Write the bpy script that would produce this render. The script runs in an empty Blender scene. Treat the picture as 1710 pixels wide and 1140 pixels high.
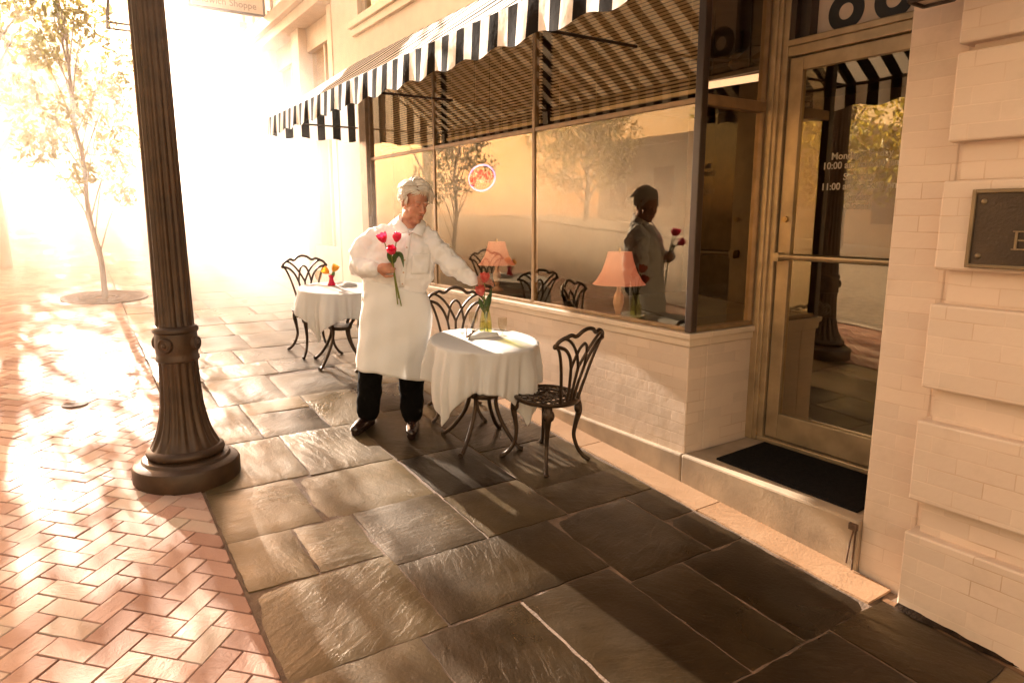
import bpy, bmesh, math, random
import numpy as np
from mathutils import Vector, Matrix
random.seed(7); RNG = np.random.default_rng(7)
R = math.radians
SL = 0.069563                       # the street climbs 7 % away from the camera
def G(y): return SL * min(y, 26.0)

# ------------------------------------------------------------------ camera, world, sun
scene = bpy.context.scene
COL = scene.collection
cam = bpy.data.cameras.new("camera"); camo = bpy.data.objects.new("camera", cam); COL.objects.link(camo)
YAW, PITCH = 0.584408, 0.181056
camo.location = (0, 0, 1.75); camo.rotation_euler = (math.pi/2 - PITCH, 0, -YAW)
cam.sensor_width = 36; cam.lens = 1136.56/1710*36; cam.clip_end = 500; cam.clip_start = 0.05
scene.camera = camo
SUN_EL, SUN_AZ = R(21), R(-2.5)      # azimuth measured from +Y towards +X
w = bpy.data.worlds.new("World"); scene.world = w; w.use_nodes = True
nt = w.node_tree; bg = nt.nodes['Background']
sky = nt.nodes.new('ShaderNodeTexSky'); sky.sky_type = 'NISHITA'; sky.sun_disc = False
sky.sun_elevation = SUN_EL; sky.sun_rotation = SUN_AZ % (2*math.pi); sky.dust_density = 2.0; sky.air_density = 1.2; sky.ozone_density = 0.3
tint = nt.nodes.new('ShaderNodeMix'); tint.data_type = 'RGBA'; tint.blend_type = 'MULTIPLY'; tint.inputs[0].default_value = 1
tint.inputs[7].default_value = (1.0, 0.58, 0.33, 1)          # golden dawn haze colours the whole sky
nt.links.new(sky.outputs[0], tint.inputs[6]); nt.links.new(tint.outputs[2], bg.inputs[0])
bg.inputs[1].default_value = 0.085
sun = bpy.data.lights.new("sun", 'SUN'); suno = bpy.data.objects.new("sun", sun); COL.objects.link(suno)
sun.energy = 5.0; sun.angle = R(0.6); sun.color = (1.0, 0.86, 0.72)
SD = Vector((math.sin(SUN_AZ)*math.cos(SUN_EL), math.cos(SUN_AZ)*math.cos(SUN_EL), math.sin(SUN_EL)))
suno.rotation_euler = SD.to_track_quat('Z', 'Y').to_euler(); suno.location = (-4, 12, 9)
vs = scene.view_settings
vs.view_transform = 'Standard'; vs.look = 'None'; vs.exposure = 3.2; vs.gamma = 1
scene.cycles.use_denoising = True
scene.cycles.max_bounces = 8; scene.cycles.volume_bounces = 3; scene.cycles.transparent_max_bounces = 16
scene.cycles.diffuse_bounces = 4; scene.cycles.glossy_bounces = 4
scene.cycles.caustics_reflective = False; scene.cycles.caustics_refractive = False
scene.cycles.sample_clamp_indirect = 6
HAZE_DENSITY, HAZE_G = 0.0002, 0.65
SMOKE_DENSITY = 0.21

# ------------------------------------------------------------------ materials
def N(t, k, **kw):
    n = t.nodes.new(k)
    for a, b in kw.items(): setattr(n, a, b)
    return n
def newmat(name):
    m = bpy.data.materials.new(name); m.use_nodes = True
    return m, m.node_tree, m.node_tree.nodes['Principled BSDF']
def pm(name, col, rough=.5, metal=0.0, var=.15, vs=6.0, bump=.0, bs=60.0, col2=None, spec=.5, trans=0.0, emit=None, es=0, stretch=None):
    m, t, p = newmat(name)
    tc = N(t, 'ShaderNodeTexCoord'); src = tc.outputs['Object']
    if stretch:
        mp = N(t, 'ShaderNodeMapping'); mp.inputs['Scale'].default_value = stretch
        t.links.new(src, mp.inputs[0]); src = mp.outputs[0]
    nz = N(t, 'ShaderNodeTexNoise'); nz.inputs['Scale'].default_value = vs; nz.inputs['Detail'].default_value = 6
    t.links.new(src, nz.inputs[0])
    r = N(t, 'ShaderNodeValToRGB'); r.color_ramp.elements[0].position = .3; r.color_ramp.elements[1].position = .7
    c2 = col2 or [min(1, c*(1+var)) for c in col]; c1 = col if col2 else [c*(1-var) for c in col]
    r.color_ramp.elements[0].color = (*c1, 1); r.color_ramp.elements[1].color = (*c2, 1)
    t.links.new(nz.outputs[0], r.inputs[0]); t.links.new(r.outputs[0], p.inputs['Base Color'])
    p.inputs['Roughness'].default_value = rough; p.inputs['Metallic'].default_value = metal
    p.inputs['Specular IOR Level'].default_value = spec
    if bump:
        n2 = N(t, 'ShaderNodeTexNoise'); n2.inputs['Scale'].default_value = bs; n2.inputs['Detail'].default_value = 5
        t.links.new(src, n2.inputs[0])
        b = N(t, 'ShaderNodeBump'); b.inputs['Strength'].default_value = bump; b.inputs['Distance'].default_value = .01
        t.links.new(n2.outputs[0], b.inputs['Height']); t.links.new(b.outputs[0], p.inputs['Normal'])
    if trans:                       # thin cloth, petals and leaves let light through
        tr = N(t, 'ShaderNodeBsdfTranslucent'); mx = N(t, 'ShaderNodeMixShader'); mx.inputs[0].default_value = trans
        t.links.new(r.outputs[0], tr.inputs[0])
        o = t.nodes['Material Output']
        t.links.new(p.outputs[0], mx.inputs[1]); t.links.new(tr.outputs[0], mx.inputs[2]); t.links.new(mx.outputs[0], o.inputs[0])
    if emit:
        p.inputs['Emission Color'].default_value = (*emit, 1); p.inputs['Emission Strength'].default_value = es
    return m

def brick_mat(name, col, mort, bw=.203, rh=.0677, bump=.18, rough=.6, dirt=(.35, .26, .16)):
    m, t, p = newmat(name)
    tc = N(t, 'ShaderNodeTexCoord'); sx = N(t, 'ShaderNodeSeparateXYZ'); t.links.new(tc.outputs['Object'], sx.inputs[0])
    # a little wobble so that courses are not ruler straight
    nw = N(t, 'ShaderNodeTexNoise'); nw.inputs['Scale'].default_value = 5; nw.inputs['Detail'].default_value = 3
    t.links.new(tc.outputs['Object'], nw.inputs[0])
    ad = N(t, 'ShaderNodeMath', operation='ADD'); t.links.new(sx.outputs[0], ad.inputs[0]); t.links.new(sx.outputs[1], ad.inputs[1])
    wz = N(t, 'ShaderNodeMath', operation='MULTIPLY_ADD'); t.links.new(nw.outputs[0], wz.inputs[0]); wz.inputs[1].default_value = .012; t.links.new(sx.outputs[2], wz.inputs[2])
    cb = N(t, 'ShaderNodeCombineXYZ'); t.links.new(ad.outputs[0], cb.inputs[0]); t.links.new(wz.outputs[0], cb.inputs[1])
    bt = N(t, 'ShaderNodeTexBrick'); bt.inputs['Scale'].default_value = 1; bt.inputs['Brick Width'].default_value = bw; bt.inputs['Row Height'].default_value = rh
    bt.inputs['Mortar Size'].default_value = .0035; bt.inputs['Mortar Smooth'].default_value = .6; bt.inputs['Bias'].default_value = 0
    bt.inputs['Color1'].default_value = (*col, 1); bt.inputs['Color2'].default_value = (*[c*.9 for c in col], 1); bt.inputs['Mortar'].default_value = (*col, 1)
    t.links.new(cb.outputs[0], bt.inputs[0])
    # paint has filled part of the joints: thin brown lines that come and go
    nj = N(t, 'ShaderNodeTexNoise'); nj.inputs['Scale'].default_value = 3.5; nj.inputs['Detail'].default_value = 4; t.links.new(tc.outputs['Object'], nj.inputs[0])
    rj = N(t, 'ShaderNodeMapRange'); rj.inputs[1].default_value = .44; rj.inputs[2].default_value = .66; t.links.new(nj.outputs[0], rj.inputs[0])
    mj = N(t, 'ShaderNodeMath', operation='MULTIPLY'); t.links.new(bt.outputs[1], mj.inputs[0]); t.links.new(rj.outputs[0], mj.inputs[1])
    mx = N(t, 'ShaderNodeMix', data_type='RGBA'); t.links.new(mj.outputs[0], mx.inputs[0]); t.links.new(bt.outputs[0], mx.inputs[6]); mx.inputs[7].default_value = (*mort, 1)
    # blotchy grime
    ng = N(t, 'ShaderNodeTexNoise'); ng.inputs['Scale'].default_value = 2.2; ng.inputs['Detail'].default_value = 9; ng.inputs['Roughness'].default_value = .65; t.links.new(tc.outputs['Object'], ng.inputs[0])
    rg = N(t, 'ShaderNodeMapRange'); rg.inputs[1].default_value = .56; rg.inputs[2].default_value = .82; rg.inputs[4].default_value = .55; t.links.new(ng.outputs[0], rg.inputs[0])
    mg = N(t, 'ShaderNodeMix', data_type='RGBA'); t.links.new(rg.outputs[0], mg.inputs[0]); t.links.new(mx.outputs[2], mg.inputs[6]); mg.inputs[7].default_value = (*dirt, 1)
    t.links.new(mg.outputs[2], p.inputs['Base Color']); p.inputs['Roughness'].default_value = rough
    n3 = N(t, 'ShaderNodeTexNoise'); n3.inputs['Scale'].default_value = 45; n3.inputs['Detail'].default_value = 5; t.links.new(tc.outputs['Object'], n3.inputs[0])
    n4 = N(t, 'ShaderNodeTexNoise'); n4.inputs['Scale'].default_value = 9; n4.inputs['Detail'].default_value = 2; t.links.new(tc.outputs['Object'], n4.inputs[0])
    h1 = N(t, 'ShaderNodeMath', operation='MULTIPLY_ADD'); t.links.new(bt.outputs[1], h1.inputs[0]); h1.inputs[1].default_value = -.6; t.links.new(n4.outputs[0], h1.inputs[2])
    h2 = N(t, 'ShaderNodeMath', operation='MULTIPLY_ADD'); t.links.new(n3.outputs[0], h2.inputs[0]); h2.inputs[1].default_value = .35; t.links.new(h1.outputs[0], h2.inputs[2])
    b = N(t, 'ShaderNodeBump'); b.inputs['Strength'].default_value = bump; b.inputs['Distance'].default_value = .012
    t.links.new(h2.outputs[0], b.inputs['Height']); t.links.new(b.outputs[0], p.inputs['Normal'])
    return m

def slab_mat(name, ramp, rough=(.22, .5), bump=.6, fine=70, coarse=7, ridge=True, spec=.5):
    """stone or brick with its own tone per piece (attribute 'tone'), cleft ridges and grain"""
    m, t, p = newmat(name)
    tc = N(t, 'ShaderNodeTexCoord'); at = N(t, 'ShaderNodeAttribute', attribute_name='tone')
    n1 = N(t, 'ShaderNodeTexNoise'); n1.inputs['Scale'].default_value = 3.2; n1.inputs['Detail'].default_value = 8; n1.inputs['Roughness'].default_value = .62
    n1.noise_dimensions = '4D'; t.links.new(tc.outputs['Object'], n1.inputs[0]); 
    wm = N(t, 'ShaderNodeMath', operation='MULTIPLY'); t.links.new(at.outputs['Fac'], wm.inputs[0]); wm.inputs[1].default_value = 37.0
    t.links.new(wm.outputs[0], n1.inputs['W'])
    mm = N(t, 'ShaderNodeMath', operation='MULTIPLY_ADD'); t.links.new(n1.outputs[0], mm.inputs[0]); mm.inputs[1].default_value = .6
    a2 = N(t, 'ShaderNodeMath', operation='MULTIPLY_ADD'); t.links.new(at.outputs['Fac'], a2.inputs[0]); a2.inputs[1].default_value = .8; a2.inputs[2].default_value = -.22
    t.links.new(a2.outputs[0], mm.inputs[2])
    r = N(t, 'ShaderNodeValToRGB'); el = r.color_ramp.elements
    for i, (pos, c) in enumerate(ramp):
        e = el[i] if i < 2 else el.new(pos)
        e.position = pos; e.color = (*c, 1)
    t.links.new(mm.outputs[0], r.inputs[0]); t.links.new(r.outputs[0], p.inputs['Base Color'])
    p.inputs['Specular IOR Level'].default_value = spec; p.inputs['Specular Tint'].default_value = (1, .74, .44, 1)
    # wet patches
    n2 = N(t, 'ShaderNodeTexNoise'); n2.inputs['Scale'].default_value = 1.7; n2.inputs['Detail'].default_value = 6; t.links.new(tc.outputs['Object'], n2.inputs[0])
    mr = N(t, 'ShaderNodeMapRange'); mr.inputs[1].default_value = .35; mr.inputs[2].default_value = .65; mr.inputs[3].default_value = rough[0]; mr.inputs[4].default_value = rough[1]
    t.links.new(n2.outputs[0], mr.inputs[0]); t.links.new(mr.outputs[0], p.inputs['Roughness'])
    # cleft ridges run in a direction of their own on each slab
    mp = N(t, 'ShaderNodeVectorRotate', rotation_type='Z_AXIS'); t.links.new(tc.outputs['Object'], mp.inputs['Vector']); t.links.new(wm.outputs[0], mp.inputs['Angle'])
    sc = N(t, 'ShaderNodeMapping'); sc.inputs['Scale'].default_value = (1, 3.4, 1); t.links.new(mp.outputs[0], sc.inputs[0])
    n3 = N(t, 'ShaderNodeTexNoise'); n3.inputs['Scale'].default_value = coarse; n3.inputs['Detail'].default_value = 4; n3.inputs['Distortion'].default_value = .6; t.links.new(sc.outputs[0], n3.inputs[0])
    st = N(t, 'ShaderNodeMath', operation='SNAP'); t.links.new(n3.outputs[0], st.inputs[0]); st.inputs[1].default_value = .11
    sm = N(t, 'ShaderNodeMath', operation='MULTIPLY_ADD'); t.links.new(n3.outputs[0], sm.inputs[0]); sm.inputs[1].default_value = .8; 
    t.links.new(st.outputs[0], sm.inputs[2])
    n5 = N(t, 'ShaderNodeTexNoise'); n5.inputs['Scale'].default_value = fine; n5.inputs['Detail'].default_value = 6; t.links.new(tc.outputs['Object'], n5.inputs[0])
    n6 = N(t, 'ShaderNodeTexNoise'); n6.inputs['Scale'].default_value = 2.3; n6.inputs['Detail'].default_value = 3; n6.noise_dimensions = '4D'; t.links.new(tc.outputs['Object'], n6.inputs[0]); t.links.new(wm.outputs[0], n6.inputs['W'])
    mk = N(t, 'ShaderNodeMapRange'); mk.inputs[1].default_value = .42; mk.inputs[2].default_value = .66; mk.inputs[3].default_value = .12; mk.inputs[4].default_value = 1; t.links.new(n6.outputs[0], mk.inputs[0])
    ms = N(t, 'ShaderNodeMath', operation='MULTIPLY'); t.links.new((sm if ridge else n3).outputs[0], ms.inputs[0]); t.links.new(mk.outputs[0], ms.inputs[1])
    hh = N(t, 'ShaderNodeMath', operation='MULTIPLY_ADD'); t.links.new(n5.outputs[0], hh.inputs[0]); hh.inputs[1].default_value = .32
    t.links.new(ms.outputs[0], hh.inputs[2])
    b = N(t, 'ShaderNodeBump'); b.inputs['Strength'].default_value = bump; b.inputs['Distance'].default_value = .012
    t.links.new(hh.outputs[0], b.inputs['Height']); t.links.new(b.outputs[0], p.inputs['Normal'])
    return m

def glass_mat(name, ior=2.0, tint=(.95, .91, .82), rough=.015):
    m = bpy.data.materials.new(name); m.use_nodes = True; t = m.node_tree; t.nodes.remove(t.nodes['Principled BSDF'])
    fr = N(t, 'ShaderNodeFresnel'); fr.inputs[0].default_value = ior
    tr = N(t, 'ShaderNodeBsdfTransparent'); tr.inputs[0].default_value = (*tint, 1)
    gl = N(t, 'ShaderNodeBsdfGlossy'); gl.inputs['Roughness'].default_value = rough; gl.inputs[0].default_value = (1, .83, .58, 1)
    mx = N(t, 'ShaderNodeMixShader'); ge = N(t, 'ShaderNodeNewGeometry'); fm = N(t, 'ShaderNodeMath', operation='SUBTRACT', use_clamp=True)   # inner faces of the sheet do not reflect again
    t.links.new(fr.outputs[0], fm.inputs[0]); t.links.new(ge.outputs['Backfacing'], fm.inputs[1])
    t.links.new(fm.outputs[0], mx.inputs[0]); t.links.new(tr.outputs[0], mx.inputs[1]); t.links.new(gl.outputs[0], mx.inputs[2])
    tc = N(t, 'ShaderNodeTexCoord'); n = N(t, 'ShaderNodeTexNoise'); n.inputs['Scale'].default_value = 1.6; t.links.new(tc.outputs['Object'], n.inputs[0])
    b = N(t, 'ShaderNodeBump'); b.inputs['Strength'].default_value = .05; b.inputs['Distance'].default_value = .02
    t.links.new(n.outputs[0], b.inputs['Height']); t.links.new(b.outputs[0], gl.inputs['Normal']); 
    t.links.new(mx.outputs[0], t.nodes['Material Output'].inputs[0])
    return m

M = {}
M['paint_brick'] = brick_mat('painted_brick', (.66, .515, .395), (.50, .345, .23))
M['far_brick'] = brick_mat('far_painted_brick', (.76, .64, .52), (.4, .3, .2), bump=.3)
M['plaster'] = pm('painted_plaster', (.66, .53, .41), .6, var=.06, bump=.15, bs=30)
M['trim'] = pm('painted_trim', (.62, .49, .36), .45, var=.08, bump=.08, bs=40)
M['frame'] = pm('bronze_window_frame', (.24, .15, .07), .42, .3, var=.25, vs=9, bump=.06)
M['alu'] = pm('aged_door_aluminium', (.42, .31, .18), .38, .55, var=.22, vs=7, bump=.05, bs=80)
M['glass'] = glass_mat('window_glass')
M['door_glass'] = glass_mat('door_glass', 2.9)
M['step'] = pm('worn_concrete', (.36, .265, .175), .75, var=.3, vs=4, bump=.08, bs=55)
M['strip'] = slab_mat('pale_kerb_stone', [(.15, (.14, .075, .04)), (.45, (.30, .17, .09)), (.8, (.40, .25, .15))], rough=(.45, .7), bump=.5, ridge=False, coarse=9)
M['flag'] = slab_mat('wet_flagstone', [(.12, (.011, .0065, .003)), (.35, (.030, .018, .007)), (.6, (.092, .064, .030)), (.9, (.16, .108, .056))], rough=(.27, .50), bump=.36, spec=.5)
M['brickpave'] = slab_mat('red_paving_brick', [(.1, (.28, .15, .115)), (.45, (.40, .235, .185)), (.7, (.46, .31, .25)), (.95, (.42, .35, .28))], rough=(.5, .7), spec=.45, bump=.45, ridge=False, fine=110, coarse=14)
M['grout'] = pm('sandy_grout', (.13, .082, .05), .85, var=.4, vs=12, bump=.4, bs=90)
M['bgrout'] = pm('dark_joint_sand', (.17, .09, .06), .9, var=.3, vs=14, bump=.4, bs=120)
M['bgrout2'] = pm('damp_leaf_dirt', (.020, .012, .007), .95, spec=.05, var=.6, vs=20, bump=.8, bs=80)
M['asphalt'] = pm('dusty_concrete_road', (.24, .20, .155), .6, var=.3, vs=8, bump=.4, bs=120)
M['ground'] = pm('dry_ground', (.22, .18, .12), .9, var=.3, vs=.6, bump=.3, bs=10)
M['kerb'] = pm('kerb_granite', (.4, .34, .28), .7, var=.2, bump=.3)
M['iron'] = pm('cast_iron_bronze', (.050, .029, .015), .42, .55, var=.35, vs=14, bump=.22, bs=70)
M['post'] = pm('bronze_lamp_post_paint', (.052, .026, .011), .45, .3, var=.3, vs=10, bump=.12, bs=60)
M['cloth'] = pm('white_linen', (.84, .82, .79), .85, var=.03, vs=5, bump=.12, bs=220, trans=.38)
M['shirt'] = pm('white_cotton_shirt', (.89, .88, .87), .8, var=.03, vs=8, bump=.25, bs=14, trans=.16)
M['apron'] = pm('white_apron_cotton', (.89, .88, .86), .85, var=.03, vs=6, bump=.2, bs=10, trans=.2)
M['trouser'] = pm('black_trousers', (.0045, .0038, .0032), .95, var=.3, bump=.2, bs=12, spec=.06)
M['shoe'] = pm('brown_leather', (.020, .008, .005), .25, var=.4, vs=12, bump=.1)
M['hair'] = pm('silver_hair', (.84, .77, .67), .5, var=.10, vs=22, bump=.12, bs=160, trans=.35)
M['black_canvas'] = pm('black_canvas', (.010, .0075, .0055), .95, spec=.04, var=.4, vs=5, bump=.25, bs=22, trans=.02)
M['white_canvas'] = pm('white_canvas', (.78, .72, .64), .75, var=.06, vs=5, bump=.25, bs=22, trans=.22)
M['blind'] = pm('blind_slat', (.72, .58, .38), .5, var=.05)
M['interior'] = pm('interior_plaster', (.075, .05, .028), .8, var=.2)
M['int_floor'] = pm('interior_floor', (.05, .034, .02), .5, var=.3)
M['darkwood'] = pm('dark_wood', (.04, .022, .012), .4, var=.3, vs=3, stretch=(1, 8, 1))
M['mat'] = pm('black_coir', (.010, .008, .007), .95, spec=.1, var=.5, vs=40, bump=.8, bs=180)
M['shade'] = pm('pink_lamp_shade', (.58, .30, .235), .8, var=.08, trans=.3, emit=(1.0, .26, .16), es=.045)
M['brass'] = pm('brass', (.48, .32, .14), .35, .9, var=.2)
M['pale_ceramic'] = pm('pale_ceramic', (.6, .4, .28), .3, var=.1)
M['tube'] = pm('tube_light', (.9, .8, .7), .5, emit=(1, .60, .36), es=.18)
M['neon_red'] = pm('neon_red', (.5, .04, .03), .4, emit=(1.0, .012, .010), es=.8)
M['neon_blue'] = pm('neon_blue', (.22, .22, .42), .4, emit=(.30, .30, .95), es=.13)
M['plaque'] = pm('bronze_plaque', (.050, .032, .018), .45, .5, var=.3, vs=5, bump=.25, bs=90)
M['plaque_rim'] = pm('plaque_rim', (.20, .14, .075), .45, .5, var=.2)
M['ring_black'] = pm('black_sign_paint', (.012, .009, .007), .5)
M['sign_white'] = pm('sign_board', (.62, .50, .38), .6, var=.06)
M['sign_ink'] = pm('sign_lettering', (.30, .20, .13), .6)
M['decal'] = pm('white_vinyl', (.46, .39, .29), .7)
M['bark'] = pm('bark', (.16, .11, .07), .9, var=.35, vs=18, bump=.5, bs=40, stretch=(1, 1, .25))
M['leaf_y'] = pm('yellow_green_leaf', (.10, .11, .02), .55, col2=(.26, .20, .03), vs=1.6, trans=.45)
M['leaf_o'] = pm('autumn_leaf', (.22, .20, .03), .5, col2=(.55, .44, .09), vs=1.2, trans=.5)
M['leaf_g'] = pm('green_leaf', (.05, .08, .02), .55, col2=(.13, .14, .03), vs=1.6, trans=.4)
M['petal_r'] = pm('red_tulip_petal', (.62, .010, .060), .45, col2=(.80, .06, .14), vs=30, trans=.3)
M['petal_p'] = pm('coral_tulip_petal', (.62, .07, .06), .45, col2=(.75, .22, .16), vs=30, trans=.35)
M['petal_y'] = pm('orange_yellow_petal', (.75, .30, .02), .45, col2=(.85, .48, .04), vs=30, trans=.35)
M['stem'] = pm('tulip_stem', (.14, .20, .03), .45, col2=(.28, .27, .06), vs=12, trans=.2)
M['tleaf'] = pm('tulip_leaf', (.035, .07, .015), .45, col2=(.07, .12, .03), vs=12, trans=.25)
M['steel'] = pm('silver_steel', (.34, .27, .19), .18, 1.0, var=.1)
M['rust'] = pm('rusty_iron', (.10, .055, .03), .8, .3, var=.5, vs=30, bump=.5)
M['plum'] = pm('pink_glass_vase', (.62, .02, .08), .12, var=.1, trans=.5)
def clear_glass(name, col, rough=0.0):
    m, t, p = newmat(name)
    tr = N(t, 'ShaderNodeBsdfTransparent'); tr.inputs[0].default_value = (*col, 1)
    gl = N(t, 'ShaderNodeBsdfGlossy'); gl.inputs['Roughness'].default_value = .03
    lw = N(t, 'ShaderNodeFresnel'); lw.inputs[0].default_value = 1.75
    ge = N(t, 'ShaderNodeNewGeometry'); fm = N(t, 'ShaderNodeMath', operation='SUBTRACT', use_clamp=True); t.links.new(lw.outputs[0], fm.inputs[0]); t.links.new(ge.outputs['Backfacing'], fm.inputs[1])
    mx = N(t, 'ShaderNodeMixShader'); t.links.new(fm.outputs[0], mx.inputs[0]); t.links.new(tr.outputs[0], mx.inputs[1]); t.links.new(gl.outputs[0], mx.inputs[2])
    t.nodes.remove(p); t.links.new(mx.outputs[0], t.nodes['Material Output'].inputs[0])
    return m
M['clear'] = clear_glass('clear_glass', (.93, .91, .86))
M['green_glass'] = clear_glass('pale_green_glass', (.93, .94, .76))
M['water'] = clear_glass('vase_water', (.92, .91, .66))

# ------------------------------------------------------------------ mesh helpers
def tag(o, label=None, cat=None, group=None, kind=None):
    if label: o['label'] = label
    if cat: o['category'] = cat
    if group: o['group'] = group
    if kind: o['kind'] = kind
    return o
def thing(name, label, cat, loc=(0, 0, 0), rz=0, group=None, tilt=False):
    o = bpy.data.objects.new(name, None); COL.objects.link(o); o.location = loc
    o.rotation_mode = 'XYZ'
    if tilt: o.matrix_world = Matrix.Translation(loc) @ Matrix.Rotation(math.atan(SL), 4, 'X') @ Matrix.Rotation(rz, 4, 'Z')
    else: o.rotation_euler = (0, 0, rz)
    o.empty_display_size = .1
    return tag(o, label, cat, group)
def wmat(o):
    b = o.matrix_basis.copy()
    return wmat(o.parent) @ o.matrix_parent_inverse @ b if o.parent else b
class MB:
    def __init__(s): s.v = []; s.f = []; s.mi = []; s.tone = []
    def add(s, vs, fs, mi=0, tone=None):
        n = len(s.v); s.v += [tuple(map(float, q)) for q in vs]
        for f in fs: s.f.append([i+n for i in f]); s.mi.append(mi); s.tone.append(tone)
        return s
    def box(s, x0, x1, y0, y1, z0, z1, mi=0, slope=False, tone=None):
        v = [(x0, y0, z0), (x1, y0, z0), (x1, y1, z0), (x0, y1, z0), (x0, y0, z1), (x1, y0, z1), (x1, y1, z1), (x0, y1, z1)]
        if slope: v = [(a, b, c+G(b)) for a, b, c in v]
        return s.add(v, [(0, 3, 2, 1), (4, 5, 6, 7), (0, 1, 5, 4), (1, 2, 6, 5), (2, 3, 7, 6), (3, 0, 4, 7)], mi, tone)
    def loft(s, rings, cap=True, closed=True, mi=0):
        n = len(rings[0]); vs = [p for r in rings for p in r]; fs = []
        for i in range(len(rings)-1):
            for j in range(n if closed else n-1):
                a = i*n+j; b = i*n+(j+1) % n
                fs.append((a, b, b+n, a+n))
        if cap:
            fs.append(tuple(range(n))[::-1]); fs.append(tuple((len(rings)-1)*n+j for j in range(n)))
        return s.add(vs, fs, mi)
    def lathe(s, prof, n=32, c=(0, 0, 0), cap=True, mi=0, flute=None):
        rings = []
        for k, (r, z) in enumerate(prof):
            ring = []
            for j in range(n):
                a = 2*math.pi*j/n; rr = r
                if flute and flute[k]: rr = r*(1-flute[k]*(0.5+0.5*math.cos(flute[-1]*a))**1.5)
                ring.append((c[0]+rr*math.cos(a), c[1]+rr*math.sin(a), c[2]+z))
            rings.append(ring)
        return s.loft(rings, cap, True, mi)
    def tube(s, pts, rad, n=8, cap=True, mi=0, flat=None, up=None):
        pts = [Vector(p) for p in pts]
        if not hasattr(rad, '__len__'): rad = [rad]*len(pts)
        rings = []; prev = Vector(up) if up else None
        for i, p in enumerate(pts):
            d = (pts[min(i+1, len(pts)-1)]-pts[max(i-1, 0)])
            d = d.normalized() if d.length > 1e-9 else Vector((0, 0, 1))
            if prev is None: prev = d.orthogonal()
            u = (prev-d*prev.dot(d)); u = u.normalized() if u.length > 1e-6 else d.orthogonal().normalized()
            v = d.cross(u); prev = u
            fl = flat or 1
            rings.append([p+(u*math.cos(a)*fl+v*math.sin(a))*rad[i] for a in [2*math.pi*j/n for j in range(n)]])
        return s.loft(rings, cap, True, mi)
    def ell(s, c, r, nu=16, nv=10, rot=None, mi=0):
        rings = []; c = Vector(c)
        for i in range(1, nv):
            t = math.pi*i/nv
            ring = []
            for j in range(nu):
                a = 2*math.pi*j/nu
                q = Vector((r[0]*math.sin(t)*math.cos(a), r[1]*math.sin(t)*math.sin(a), -r[2]*math.cos(t)))
                ring.append(c+(rot @ q if rot else q))
            rings.append(ring)
        n = len(s.v); s.loft(rings, False, True, mi)
        pt = [Vector((0, 0, -r[2])), Vector((0, 0, r[2]))]
        pt = [c+(rot @ q if rot else q) for q in pt]
        b = len(s.v); s.v += [tuple(q) for q in pt]; last = n+(nv-2)*nu
        for j in range(nu):
            s.f.append([b, n+(j+1) % nu, n+j]); s.mi.append(mi); s.tone.append(None)
            s.f.append([b+1, last+j, last+(j+1) % nu]); s.mi.append(mi); s.tone.append(None)
        return s
    def cap_tube(s, pts, rad, n=10):            # a tube with rounded ends (for bodies)
        s.tube(pts, rad, n)
        for p, r in ((pts[0], rad[0]), (pts[-1], rad[-1])): s.ell(p, (r, r, r), 10, 8)
        return s
    def build(s, name, mat, parent=None, smooth=None, bevel=0, world=False):
        me = bpy.data.meshes.new(name); me.from_pydata(s.v, [], s.f)
        mats = mat if isinstance(mat, (list, tuple)) else [mat]
        for m in mats: me.materials.append(m)
        me.polygons.foreach_set('material_index', s.mi)
        if any(t is not None for t in s.tone):
            at = me.attributes.new('tone', 'FLOAT', 'FACE'); at.data.foreach_set('value', [t or 0 for t in s.tone])
        bm = bmesh.new(); bm.from_mesh(me); bmesh.ops.recalc_face_normals(bm, faces=bm.faces); bm.to_mesh(me); bm.free()
        if smooth:
            me.polygons.foreach_set('use_smooth', [True]*len(me.polygons)); me.set_sharp_from_angle(angle=R(smooth))
        o = bpy.data.objects.new(name, me); COL.objects.link(o)
        if parent:
            o.parent = parent
            if world: o.matrix_parent_inverse = wmat(parent).inverted()
        if bevel:
            b = o.modifiers.new('bevel', 'BEVEL'); b.width = bevel; b.segments = 2; b.limit_method = 'ANGLE'; b.angle_limit = R(40)
        return o
def fuse(mb, name, mat, parent, voxel, smooth=3, wrinkle=None):
    """union of closed shapes -> one continuous skin"""
    o = mb.build(name, mat, None)
    md = o.modifiers.new('r', 'REMESH'); md.mode = 'VOXEL'; md.voxel_size = voxel
    if smooth:
        sm = o.modifiers.new('s', 'SMOOTH'); sm.iterations = smooth; sm.factor = .5
    if wrinkle:
        for amp, size in wrinkle:
            tx = bpy.data.textures.new('folds', 'CLOUDS'); tx.noise_scale = size; tx.noise_depth = 2
            d = o.modifiers.new('d', 'DISPLACE'); d.texture = tx; d.strength = amp; d.mid_level = .5; d.texture_coords = 'LOCAL'
    dg = bpy.context.evaluated_depsgraph_get(); dg.update()
    me = bpy.data.meshes.new_from_object(o.evaluated_get(dg)); me.name = name
    old = o.data; bpy.data.objects.remove(o); bpy.data.meshes.remove(old)
    me.polygons.foreach_set('use_smooth', [True]*len(me.polygons))
    o = bpy.data.objects.new(name, me); COL.objects.link(o)
    if parent: o.parent = parent
    return o
def copy_tree(o, parent=None):
    c = o.copy(); COL.objects.link(c)
    if parent: c.parent = parent; c.matrix_parent_inverse = o.matrix_parent_inverse.copy()
    for ch in [q for q in bpy.data.objects if q.parent == o]: copy_tree(ch, c)
    return c
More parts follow.
